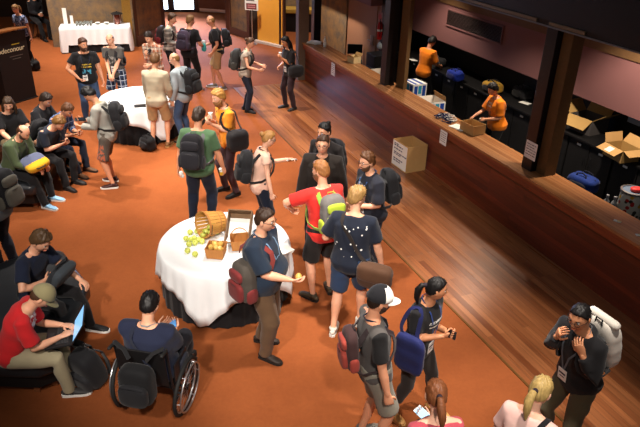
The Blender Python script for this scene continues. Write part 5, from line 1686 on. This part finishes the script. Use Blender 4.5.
P = person('man with glasses in a loose black jacket facing the viewer', (323, 134), 1.84, 186, SK1, ('short', C(84, 56, 38), .012), ('jacket', cloth('black_jacket', C(40, 35, 32)), {'sleeve': 1.9, 'hem': -.12, 'collar': 1, 'e': .026}), ('trousers', BLKT), SH_BLACK, hpitch=0, glasses=C(30, 28, 28), fat=1.06, seed=18)
lanyard(P, C(44, 66, 110), False, .2)
P = person('red-haired man in a red t-shirt and black shorts, seen from behind', (321, 160), 1.82, 334, SK1, ('short', C(196, 130, 74), .018), ('t_shirt', cloth('red_tee', C(214, 50, 44), prints=[(.06, .16, 1.24, 1.34, C(230, 220, 214), -1, 'text')]), {'hem': -.12, 'sleeve': .75}), ('shorts', cloth('black_shorts', C(34, 32, 32)), {'len': .46, 'e': .032}), shoe(C(70, 60, 46)), Rh=((.10, .26, .10), (-.4, -1, 0)), Lh=((.26, .30, .17), (-.8, -.4, 0)), elbL=(-1, .1, 0), beard=(.35, .16, .07), hyaw=-34, hpitch=6, feet=((.12, .03, 14), (.14, -.04, 26)), fat=1.1, seed=19)
backpack(P, 'grey and lime green backpack on the man in the red t-shirt', C(104, 100, 98), C(164, 184, 54), C(120, 150, 60), size=(.31, .19, .46))
P = person('sandy-haired man in a navy t-shirt with white dots on the back and denim shorts', (358, 186), 1.80, 14, SK1, ('short', C(190, 146, 86), .022), ('t_shirt', cloth('navy_starry_tee', C(28, 33, 46), prints=[(-.17, .17, 1.06, 1.42, C(228, 228, 224), -1, 'stars')]), {'hem': -.12, 'sleeve': .78, 'e': .018}), ('denim_shorts', cloth('denim', C(44, 62, 92)), {'len': .45, 'e': .026}), shoe(C(206, 200, 190), M_SOLEW), Rh=((.30, .10, -.10), (-1, .2, 0)), Lh=((.20, .26, .16), (-1, .0, .2)), hyaw=42, hpitch=8, fat=1.14, feet=((.12, .12, 14), (.13, -.14, 4)), belly=.02, seed=20)
side_bag(P, 'brown messenger bag hanging at the right hip of the man in the dotted navy t-shirt', C(70, 48, 36), (.30, -.20, -.17), (.38, .16, .28), C(40, 34, 32), flap=C(84, 58, 42), over=-1, name='messenger_bag', yaw=-8)
P = person('man with glasses and a lanyard in a dark navy shirt facing left on the boards', (368, 151.5), 1.78, 243, SK1, ('short', C(120, 76, 44), .022), ('shirt', cloth('dark_navy_shirt', C(38, 40, 50), prints=[(-.07, .10, 1.10, 1.36, C(170, 180, 196), 1, 'blob')]), {'hem': -.12, 'sleeve': .85, 'collar': 1, 'e': .018}), ('trousers', DJEANS), SH_BLACK, Rh='belly', Lh=((.08, .26, .16), (-.4, -1, 0)), hyaw=-4, hpitch=2, glasses=C(30, 28, 28), beard=(.16, .08, .04, 1, .008), fat=1.12, seed=21)
lanyard(P, C(60, 90, 140), True, .14)
backpack(P, 'black backpack on the man with glasses in the dark navy shirt', BLACKC, size=(.30, .19, .46))
P = person('large man with glasses in a dark blue shirt and brown trousers beside the fruit table', (265, 208), 1.80, 108, SK1, ('short', C(70, 48, 34), .015), ('shirt', cloth('dark_blue_shirt', C(36, 47, 63)), {'hem': -.12, 'sleeve': .9, 'collar': 1, 'e': .022}), ('trousers', cloth('brown_trousers', C(96, 74, 54)), {'e': .024}), shoe(C(50, 40, 34)), Rh=((.10, .30, .15), (-.5, -.2, 1)), Lh='hang', hpitch=6, hyaw=-6, glasses=C(50, 46, 44), fat=1.22, belly=.09, feet=((.12, .06, 8), (.13, -.10, 12)), seed=22, lean=-7, curl=12)
lanyard(P, C(110, 140, 170), False, .32)
backpack(P, 'grey and dark red backpack on the large man beside the fruit table', C(72, 66, 60), C(112, 42, 42), C(120, 50, 46), size=(.30, .19, .44), drop=.22, dx=.24, dyaw=58, both=False)
M = hold(P, 1, .012)
t = dup(pr, Matrix.Translation(M.translation + Vector((0, 0, .01))), 'yellow fruit in the hand of the large man beside the table')
t.pop('group', None) if hasattr(t, 'pop') else None
if 'group' in t: del t['group']

# --- right foreground
P = person('man in a white-fronted black cap and grey t-shirt with a lanyard', (381, 286.5), 1.78, 76, SK2, ('buzz', DBROWN), ('t_shirt', cloth('charcoal_tee', C(78, 74, 72), prints=[(.195, .45, 1.0, 1.6, C(30, 29, 30), 1, 'solid'), (.195, .45, 1.0, 1.6, C(30, 29, 30), 0, 'solid')]), {'hem': -.12, 'sleeve': .75}), ('shorts', cloth('grey_shorts', C(128, 124, 112)), {'len': .46, 'e': .03}), SH_GREY, Rh='hang', Lh=((.27, .10, -.06), (-1, .2, 0)), hpitch=8, hyaw=0, cap=(C(30, 30, 34), C(226, 224, 218), C(226, 224, 218)), beard=(.08, .05, .04, 1, .007), seed=24, lean=-9, curl=8)
lanyard(P, C(36, 44, 66), False, .16)
backpack(P, 'red and black patterned backpack on the man in the white-fronted cap', C(62, 42, 42), C(146, 60, 50), C(50, 40, 42), size=(.25, .12, .38))
P = person('woman with tied black hair in a black t-shirt and leggings wearing a name badge', (438, 277), 1.66, 128, SK3, ('pony', BLACKH), ('t_shirt', cloth('black_text_tee', C(30, 29, 31), prints=[(-.10, .10, 1.16, 1.22, C(210, 210, 206), 1, 'text')]), {'hem': -.12, 'sleeve': .7}), ('leggings', cloth('charcoal_leggings', C(48, 44, 42)), {'len': .80, 'e': .008, 'fold': .002}), (mat('sandal_tan', C(196, 146, 84), .6), M_SOLET), Rh=((.05, .26, .25), (-.3, -1, 0)), Lh=((.01, .29, .27), (-.3, -1, 0)), girl=True, hyaw=-42, hpitch=4, fat=1.05, feet=((.17, -.12, 12), (.16, .18, 4)), seed=25, twist=4)
lanyard(P, C(40, 62, 120), True, .08)
side_bag(P, 'navy blue cotton tote bag over the arm of the woman in the black t-shirt', C(30, 36, 84), (.26, .06, -.16), (.085, .30, .40), C(26, 30, 72), over=1, loose=True, name='tote_bag')
phone(P, -1, 'black phone in the hands of the woman in the black t-shirt')
P = person('woman with a reddish-brown ponytail in a raspberry pink top at the bottom edge', (437, 379), 1.66, 350, SK4, ('pony', C(150, 88, 50)), ('t_shirt', cloth('raspberry_top', C(176, 72, 84)), {'hem': -.12, 'sleeve': .7}), ('jeans', DJEANS), SH_BLACK, Rh='phone', Lh='hang', girl=True, hpitch=18, seed=26, hyaw=6)
backpack(P, 'black backpack on the woman in the raspberry pink top', BLACKC, size=(.28, .14, .38))
phone(P, 1, 'phone with a bright pale blue screen held by the woman in raspberry pink', C(220, 226, 230), C(150, 205, 235), .6)
P = person('woman with a blonde ponytail in a pale pink top at the bottom edge', (545, 376), 1.66, 42, SK4, ('pony', C(226, 190, 116)), ('t_shirt', cloth('blush_top', C(226, 186, 176)), {'hem': -.12, 'sleeve': .7}), ('jeans', DJEANS), SH_BLACK, hyaw=4, girl=True, seed=27, hpitch=12)
side_bag(P, 'black shoulder bag on the woman with the blonde ponytail', C(28, 27, 30), (.27, .02, -.12), (.14, .30, .28), over=1)
P = person('man with glasses in a black hoodie with both hands raised to his collar', (582, 304), 1.78, 243, SK3, ('buzz', BLACKH), ('hoodie', cloth('black_hoodie', C(26, 25, 27)), {'sleeve': 1.9, 'hem': -.12, 'hood': 1, 'e': .02}), ('trousers', cloth('olive_trousers', C(84, 78, 58))), SH_BLACK, Rh=((.13, .19, .40), (-.5, -1, 0)), Lh=((.13, .18, .40), (-.5, -1, 0)), hpitch=12, hyaw=-14, glasses=C(24, 24, 26), seed=28, lean=8)
lanyard(P, C(90, 96, 104), True, .10, x=.05)
backpack(P, 'white roll-top backpack on the man in the black hoodie', C(216, 208, 196), C(206, 198, 186), C(30, 30, 32), size=(.32, .18, .52), roll=True, front=False)

# --- staff
STAFF = cloth('staff_orange', C(246, 132, 30), prints=[(-.08, .08, 1.18, 1.28, C(250, 226, 196), 1, 'text')])
P = person('staff member in an orange t-shirt at the back counter, facing away', (434, 36), 1.70, 52, SK3, ('short', BLACKH), ('t_shirt', STAFF, {'hem': -.12, 'sleeve': .8, 'e': .02}), ('trousers', BLKT), SH_BLACK, Rh=((.16, .36, .10), (-1, 0, -.2)), Lh=((.12, .36, .12), (-1, 0, -.2)), hpitch=26, seed=37, lean=6)
P = person('staff member with short black hair in an orange t-shirt sorting lanyards at the bar', (492, 83), 1.66, 256, SK2, ('short', BLACKH, .026), ('t_shirt', STAFF, {'hem': -.12, 'sleeve': .85, 'e': .022}), ('trousers', BLKT), SH_BLACK, Rh=((.15, .40, .10), (-.6, 0, -1)), Lh=((.10, .28, .13), (-.6, -.5, -.5)), hpitch=24, seed=38, girl=True, lean=8, fat=1.1)
lanyard(P, C(36, 40, 56), False, .12)
M = hold(P, -1, .01)
t = thing('paper_napkin', 'folded white paper in the hand of the staff member sorting lanyards', 'paper', Matrix.Translation(M.translation))
MB().box((0, 0, .0), (.10, .014, .08), Matrix.Rotation(.5, 3, 'X')).build('sheet', M_WHITE, t, False)
MB().box((0, .012, .02), (.07, .006, .05), Matrix.Rotation(.2, 3, 'X')).build('fold', M_WHITE, t, False)

# --- seated at left
P = person('balding man in a green sweater sitting nearest in the row of seated men', (25, 125), 1.78, 104, SK1, ('bald', BROWN), ('sweater', cloth('green_sweater', C(72, 84, 58)), {'sleeve': 1.9, 'hem': -.07, 'collar': 1, 'e': .018}), ('trousers', BLKT), shoe(C(130, 172, 204), M_SOLEW), seat=1, lean=10, curl=26, Rh='lap', Lh='lap', hpitch=28, feet=((.13, .56, 4), (.14, .48, 8)), beard=(.16, .10, .07, 1, .006), fat=1.12, belly=.03, seed=31)
lanyard(P, C(60, 60, 60), True, .22)
KN = P.W @ Matrix.Translation((.03, .42, .685))
t = thing('laptop_bag', 'yellow and grey bag on the lap of the man in the green sweater', 'bag', KN @ Euler((R(-16), R(10), R(-24))).to_matrix().to_4x4())
MB().ball((0, 0, .06), (.18, .15, .06), 24, 16, None, 3.6).build('bag_body', cloth('grey_blue_cloth', C(86, 92, 116)), t, 'all')
MB().ball((.0, .09, .055), (.184, .10, .064), 24, 16, None, 3.6).build('yellow_panel', cloth('yellow_cloth', C(206, 156, 34)), t, 'all')
MB().tube([(-.08, .17, .08), (-.05, .215, .09), (.05, .215, .09), (.08, .17, .08)], .008, 8).build('handle', cloth('dark_handle', C(40, 40, 44)), t)
P = person('sandy-haired man in a navy t-shirt sitting second from the near end, looking at a phone', (61, 117), 1.78, 112, SK1, ('short', C(160, 112, 58), .024), ('t_shirt', cloth('navy_tee', C(38, 42, 54)), {'hem': -.07, 'sleeve': .75}), ('trousers', BLKT), SH_BLACK, seat=1, lean=16, curl=34, Rh=((.06, .36, .22), (-.3, -.2, 1)), Lh=((.06, .36, .20), (-.3, -.2, 1)), hpitch=34, feet=((.12, .46, 4), (.14, .40, 8)), seed=32)
phone(P, 1, 'phone held by the sandy-haired seated man in navy')
backpack(P, 'black backpack on the sandy-haired seated man in navy', BLACKC, size=(.30, .15, .42))
P = person('seated man in a blue plaid shirt, third from the near end of the row', (69, 104), 1.76, 112, SK2, ('short', C(112, 70, 42), .022), ('shirt', plaid('blue_check', C(64, 92, 140), C(40, 56, 96), C(150, 170, 200), 9, 9), {'sleeve': 1.3, 'hem': -.07, 'collar': 1}), ('trousers', DJEANS), SH_BROWN, seat=1, lean=14, curl=30, Rh=((.08, .42, .20), (-.3, -.2, 1)), Lh=((.12, .34, .14), (-.3, -.2, 1)), hpitch=30, feet=((.13, .52, 4), (.14, .46, 8)), seed=33)
phone(P, 1, 'phone held by the seated man in the blue plaid shirt')
P = person('dark-haired man in a black jacket sitting at the far end of the row', (47, 93.5), 1.78, 106, SK2, ('short', DBROWN, .026), ('jacket', cloth('black_jacket2', C(30, 30, 34)), {'sleeve': 1.9, 'hem': -.07, 'collar': 1}), ('trousers', BLKT), SH_BLACK, seat=1, lean=8, curl=20, Rh='knee', Lh='knee', hpitch=26, feet=((.13, .46, 4), (.14, .42, 8)), seed=34)
P = person('long-haired person in a black t-shirt and khaki trousers sitting at the left edge', (7, 97), 1.76, 128, SK1, ('long', C(82, 58, 38)), ('t_shirt', cloth('black_tee3', C(27, 26, 28)), {'hem': -.07, 'sleeve': .8}), ('trousers', cloth('khaki_trousers', C(166, 146, 112))), SH_BLACK, seat=1, lean=6, curl=16, Rh='knee', Lh='knee', hpitch=16, hyaw=30, fat=1.1, seed=35)
P = person('man in a grey t-shirt and dark jeans standing half outside the left edge', (-30, 144), 1.80, 286, SK2, ('short', BROWN), ('t_shirt', cloth('grey_blue_tee', C(96, 108, 116)), {'hem': -.12, 'sleeve': .7}), ('jeans', cloth('black_denim', C(30, 32, 42))), SH_BLACK, Rh='pocket', Lh='belly', fat=1.08, seed=36)
backpack(P, 'black and grey backpack on the man half outside the left edge', BLACKC, C(84, 80, 72), size=(.32, .20, .48))
P = person('man in an olive cap and red t-shirt sitting with a laptop on his knees', (48, 286), 1.76, 74, SK1, ('buzz', BROWN), ('t_shirt', cloth('red_print_tee', C(206, 40, 44), prints=[(-.12, .12, .80, 1.02, C(226, 214, 206), 1.22, 'blob')]), {'hem': -.12, 'sleeve': .8, 'e': .018}), ('trousers', cloth('stone_trousers', C(160, 150, 122)), {'e': .02}), (mat('shoe_dark_grey', C(52, 50, 50), .6), M_SOLEW), seat=1, lean=12, curl=34, Rh='laptop', Lh='laptop', hpitch=36, feet=((.12, .46, 4), (.13, .42, 8)), cap=(C(140, 132, 98), C(132, 124, 92)), seed=29)
LP = P.W @ Matrix.Translation((.02, .46, .665)) @ Matrix.Rotation(R(4), 4, 'X')
t = thing('laptop', 'open black laptop on the knees of the man in the olive cap', 'laptop', LP)
MB().box((0, 0, .012), (.36, .25, .022)).build('keyboard_base', mat('laptop_black', C(34, 34, 36), .4), t, False, .004)
kb = MB()
for i in range(12):
    for j in range(5): kb.box((-.135 + i * .0245, -.015 + j * .024, .0245), (.020, .019, .004))
kb.build('keys', mat('keys', C(60, 60, 62), .6), t, False)
MB().box((0, -.08, .0238), (.10, .055, .002)).build('touchpad', mat('touchpad', C(50, 50, 52), .4), t, False)
SM = Matrix.Translation((0, .125, .022)) @ Matrix.Rotation(R(-36), 4, 'X')
ld = MB().box((0, .004, .12), (.36, .010, .24)).build('lid', mat('laptop_black', C(34, 34, 36), .4), t, False, .003, SM)
MB().box((0, -.002, .122), (.33, .002, .20)).build('screen', mat('laptop_screen', C(120, 170, 215), .2, 0, .05, 3, 0, emit=.7), ld, False)
P = person('man in a navy polo sitting with a dark bag held on his lap', (43, 232), 1.78, 104, SK1, ('short', C(104, 76, 48), .028), ('polo_shirt', cloth('navy_polo', C(28, 34, 52)), {'hem': -.07, 'sleeve': .72, 'collar': 1}), ('trousers', BLKT), shoe(C(28, 28, 30), M_SOLEW), seat=1, lean=4, curl=22, Rh=((.10, .22, .22), (-.4, -1, 0)), elbR=(1, -.3, .1), Lh='knee', hpitch=30, feet=((.12, .44, 4), (.16, .54, 8)), seed=30)
t = thing('messenger_bag', 'dark grey bag held upright on the lap of the man in the navy polo', 'bag', P.W @ Matrix.Translation((-.02, .30, .69)) @ Matrix.Rotation(R(-30), 4, 'X'))
MB().ball((0, 0, .14), (.17, .07, .15), 24, 18, None, 3.8).build('bag_body', cloth('dark_grey_cloth', C(40, 42, 46)), t, 'all')
MB().ball((0, .03, .19), (.172, .055, .11), 24, 14, None, 3.8).build('flap', cloth('slate_cloth', C(58, 64, 70)), t, 'all')
MB().tube([(-.12, -.03, .26), (-.08, -.04, .33), (.08, -.04, .33), (.12, -.03, .26)], .01, 8).build('strap', cloth('dark_strap', C(34, 36, 40)), t)

# --- rucksack on the carpet by the laptop man
q = at(92, 388, 0)
t = thing('backpack', 'black backpack standing on the carpet beside the man with the laptop', 'backpack', Matrix.Translation((q.x, q.y + .10, .0)) @ Matrix.Rotation(R(-30), 4, 'Z') @ Matrix.Rotation(R(14), 4, 'X'))
b = MB().ball((0, 0, .235), (.17, .12, .235), 28, 20, None, 4); b.v[0][:, 0] *= 1 - .18 * np.clip(b.v[0][:, 2] / .47, 0, 1) ** 2
b.build('main_compartment', cloth('pack_cloth', BLACKC, 160, .2, .75), t, 'all')
MB().ball((0, -.12, .15), (.13, .05, .12), 22, 14, None, 3.6).build('front_pocket', cloth('pack_pocket', C(40, 40, 43), 160, .2, .75), t, 'all')
for s in (1, -1): MB().ribbon([(s * .07, .11, .43), (s * .085, .16, .36), (s * .09, .17, .22), (s * .10, .15, .10), (s * .11, .12, .05)], [(0, 1, .1)] * 5, .055, .011).build('shoulder_strap', cloth('pack_strap', C(34, 34, 36), 200), t, True)
MB().tube([(-.04, .06, .455), (-.03, .06, .50), (.03, .06, .50), (.04, .06, .455)], .008, 8).build('carry_handle', cloth('pack_strap', C(34, 34, 36), 200), t)
MB().tube([(-.10, -.155, .23), (0, -.17, .25), (.10, -.155, .23)], .004, 6).build('zip', M_DMETAL, t)

# --- wheelchair and its user
P = person('dark-haired man in a navy t-shirt sitting in a wheelchair, seen from behind', (150, 291), 1.78, 10, SK1, ('short', BLACKH, .018), ('t_shirt', cloth('navy_tee2', C(34, 39, 60)), {'hem': -.07, 'sleeve': .78, 'e': .02}), ('trousers', cloth('dark_slacks', C(36, 36, 42))), SH_BLACK, seat=1, lean=-8, curl=18, Rh='phone', Lh='phone', hpitch=24, fat=1.25, belly=.05, feet=((.10, .52, 2, .10), (.10, .52, 2, .10)), seed=23, lift=-.08)
lanyard(P, C(150, 150, 150), False, .25)
phone(P, 1, 'phone with a blue back in the hands of the man in the wheelchair', C(60, 120, 190), C(90, 150, 210), .3)
side_bag(P, 'dark shoulder bag worn across the back of the man in the wheelchair', C(36, 38, 48), (.265, .10, -.04), (.06, .18, .16), C(34, 38, 54), over=-1)
wc = thing('wheelchair', 'black manual wheelchair with silver handrims, carrying the man in the navy t-shirt', 'wheelchair', P.W)
M_RUB = mat('tyre_rubber', C(30, 30, 30), .7)
def ring(r, rad, n=44, seg=8): return [(0, r * math.cos(a), r * math.sin(a)) for a in np.arange(n) * 2 * PI / n]
for s in (1, -1):
    WMx = Matrix.Translation((s * .305, .02, .30)) @ Matrix.Rotation(s * R(4), 4, 'Y')
    w_ = MB().tube(ring(.278, .02), .019, 10, close=True).build('tyre', M_RUB, wc, 'all', 0, WMx)
    MB().tube(ring(.257, .012), .010, 8, close=True).build('rim', M_METAL, w_, 'all')
    hr = MB().tube([(s * .045, y, z) for x, y, z in ring(.243, .01)], .009, 8, close=True)
    for k in range(6):
        a = k * PI / 3
        hr.tube([(0, .257 * math.cos(a), .257 * math.sin(a)), (s * .045, .243 * math.cos(a), .243 * math.sin(a))], .005, 6)
    hr.build('handrim', M_METAL, w_, 'all')
    sp_ = MB()
    for k in range(20):
        a = 2 * PI * k / 20
        sp_.tube([(s * (.022 if k % 2 else -.022), .03 * math.cos(a + 1), .03 * math.sin(a + 1)), (0, .255 * math.cos(a), .255 * math.sin(a))], .0018, 5)
    sp_.build('spokes', M_METAL, w_)
    MB().tube([(-.035, 0, 0), (.035, 0, 0)], .032, 16, False).build('hub', M_DMETAL, w_)
    # frame side
    f = MB()
    f.tube([(s * .25, -.20, .92), (s * .25, -.16, .55), (s * .25, -.14, .42), (s * .25, .0, .40), (s * .25, .34, .41), (s * .22, .44, .33), (s * .20, .50, .14)], .013, 8)
    f.tube([(s * .25, -.14, .45), (s * .25, -.10, .22), (s * .25, .16, .18), (s * .25, .34, .40)], .012, 8)
    f.tube([(s * .25, .02, .30), (s * .29, .02, .30)], .012, 8)
    f.build('side_frame', M_DMETAL, wc)
    MB().tube([(s * .25, -.20, .90), (s * .25, -.29, .915)], .017, 10).build('push_handle', M_RUB, wc)
    MB().box((s * .262, .04, .55), (.012, .30, .20)).build('side_guard', mat('guard', C(36, 36, 40), .5), wc, False, .005)
    cw_ = MB().tube([(s * .25 + 0, .36 + .062 * math.cos(a), .075 + .062 * math.sin(a)) for a in np.arange(24) * 2 * PI / 24], .013, 8, close=True)
    cw_.tube([(s * .25 - .014, .36, .075), (s * .25 + .014, .36, .075)], .05, 14, False)
    cw_.build('caster_wheel', M_RUB, wc)
    MB().tube([(s * .25, .36, .08), (s * .255, .33, .16), (s * .25, .31, .22)], .012, 8).build('caster_fork', M_DMETAL, wc)
MB().box((0, .10, .395), (.47, .46, .03)).build('seat', M_BLACK, wc, False, .01)
MB().box((0, -.19, .66), (.46, .02, .42), Matrix.Rotation(R(6), 3, 'X')).build('backrest', M_BLACK, wc, False, .008)
cb = MB(); cb.tube([(-.25, .0, .21), (.25, .10, .37)], .011, 8); cb.tube([(.25, .0, .21), (-.25, .10, .37)], .011, 8); cb.build('cross_brace', M_DMETAL, wc)
MB().box((0, .52, .145), (.40, .16, .014), Matrix.Rotation(R(8), 3, 'X')).build('footplate', M_DMETAL, wc, False, .004)
# rucksack hung on the backrest
t = thing('backpack', 'black backpack hanging on the back of the wheelchair', 'backpack', P.W @ Matrix.Translation((.0, -.325, .36)))
b = MB().ball((0, 0, .21), (.165, .09, .21), 28, 20, None, 4.0)
b.build('main_compartment', cloth('pack_cloth', C(22, 22, 24), 160, .2, .75), t, 'all')
MB().ball((0, -.10, .16), (.14, .045, .12), 22, 14, None, 3.6).build('front_pocket', cloth('pack_pocket', C(30, 30, 33), 160, .2, .75), t, 'all')
MB().tube([(-.10, -.14, .27), (0, -.15, .285), (.10, -.14, .27)], .004, 6).build('zip', M_DMETAL, t)
for s in (1, -1): MB().ribbon([(s * .08, .05, .45), (s * .14, .09, .52), (s * .235, .105, .58)], [(0, -.3, 1)] * 3, .04, .009).build('strap', cloth('pack_strap', C(30, 30, 32), 200), t, True)
# ------------------------------------------------------------------ light
def area(name, loc, target, size, power, col=(1, .90, .79), shape='DISK', spread=180):
    ld = bpy.data.lights.new(name, 'AREA')
    ld.shape = shape; ld.size = size; ld.energy = power; ld.color = col; ld.spread = R(spread)
    o = bpy.data.objects.new(name, ld); COL.objects.link(o)
    o.location = loc
    d = Vector(target) - Vector(loc)
    o.rotation_euler = d.to_track_quat('-Z', 'Y').to_euler()
    return o
def spot(name, loc, target, power, angle, col=(1, .84, .66), blend=.6, rad=.08):
    ld = bpy.data.lights.new(name, 'SPOT')
    ld.energy = power; ld.color = col; ld.spot_size = R(angle); ld.spot_blend = blend; ld.shadow_soft_size = rad
    o = bpy.data.objects.new(name, ld); COL.objects.link(o)
    o.location = loc
    d = Vector(target) - Vector(loc)
    o.rotation_euler = d.to_track_quat('-Z', 'Y').to_euler()
    return o
WARM = (1, .90, .80)
def W2(u, v, z=0.0):
    return W(u, v, z)
for u, pw in ((.6, 900), (3.2, 900), (5.8, 950), (8.4, 1000), (10.8, 1000), (13.0, 800)):     # downlights along the edge of the boards
    spot('ceiling_downlight_and_fill', W(u, -3.1, 6.6), W(u, -3.0, 0), pw * (1.2 if u < 4 else 1), 52 if u < 4 else 42, WARM, .45, .12)
for u, v, pw in ((.5, -6.2, 900), (3.2, -6.0, 1000), (5.8, -5.6, 1100), (-2.5, -3.6, 800), (-3.6, -6.4, 650)):   # downlights over the carpet
    spot('ceiling_downlight_and_fill', W(u, v, 6.6), W(u, v, 0), pw, 58, WARM, .6, .12)
spot('balcony_lamp', (-2.4, -1.0, 7.6), (-1.0, 7.8, .3), 1900, 36, WARM, .7, .2)
spot('balcony_lamp', (.8, -1.4, 7.6), (-.1, 5.4, .6), 1300, 34, WARM, .7, .2)
spot('balcony_lamp', (-3.6, 3.0, 7.4), (-3.6, 12.0, .3), 1700, 40, WARM, .7, .2)
spot('ceiling_downlight_and_fill', (-2.6, 18.0, 5.6), (-1.9, 20.6, 1.0), 900, 44, WARM, .7, .12)  # extra fill spot added to brighten the yellow door
spot('ceiling_downlight_and_fill', (-6.6, 17.2, 5.6), (-7.0, 19.2, .9), 700, 60, WARM, .7, .12)  # added side fill to lift the stone wall behind the catering table
spot('ceiling_downlight_and_fill', (-8.4, 17.0, 6.0), (-8.4, 18.2, .6), 650, 64, WARM, .7, .12)  # added fill that lightens the lectern corner and far-left wall
spot('recess_fill', (-.9, 21.6, 3.3), (-.9, 22.0, 0), 170, 110, WARM, .6, .1)  # unseen lamp added to brighten the carpet in the recess
area('daylight', (-5.9, 25.1, 2.5), (-5.3, 20.6, 0), 1.8, 420, (.50, .60, 1.0), 'DISK', 84)
p_ = W(-1.0, .55, 3.5); q_ = W(-1.4, 1.62, 1.5)
spot('bar_downlight_and_fill', p_, q_, 420, 84)
p_ = W(6.6, 1.2, 3.4); q_ = W(6.3, .5, 1.0)
spot('bar_downlight_and_fill', p_, q_, 230, 110)
p_ = W(3.2, 1.3, 3.4); q_ = W(3.3, 1.1, .9)
spot('bar_downlight_and_fill', p_, q_, 170, 105)
p_ = W(9.0, 1.0, 3.4); q_ = W(8.8, 1.9, .9)
spot('bar_downlight_and_fill', p_, q_, 260, 100)  # fill spot added to brighten the cartons on the back counter
w = bpy.data.worlds.new('world'); SC.world = w
w.use_nodes = True
w.node_tree.nodes['Background'].inputs[0].default_value = (.9, .85, .82, 1)
w.node_tree.nodes['Background'].inputs[1].default_value = .12
vs = SC.view_settings
vs.view_transform = 'Standard'; vs.look = 'None'; vs.gamma = 1; vs.use_curve_mapping = False
vs.exposure = 0.78
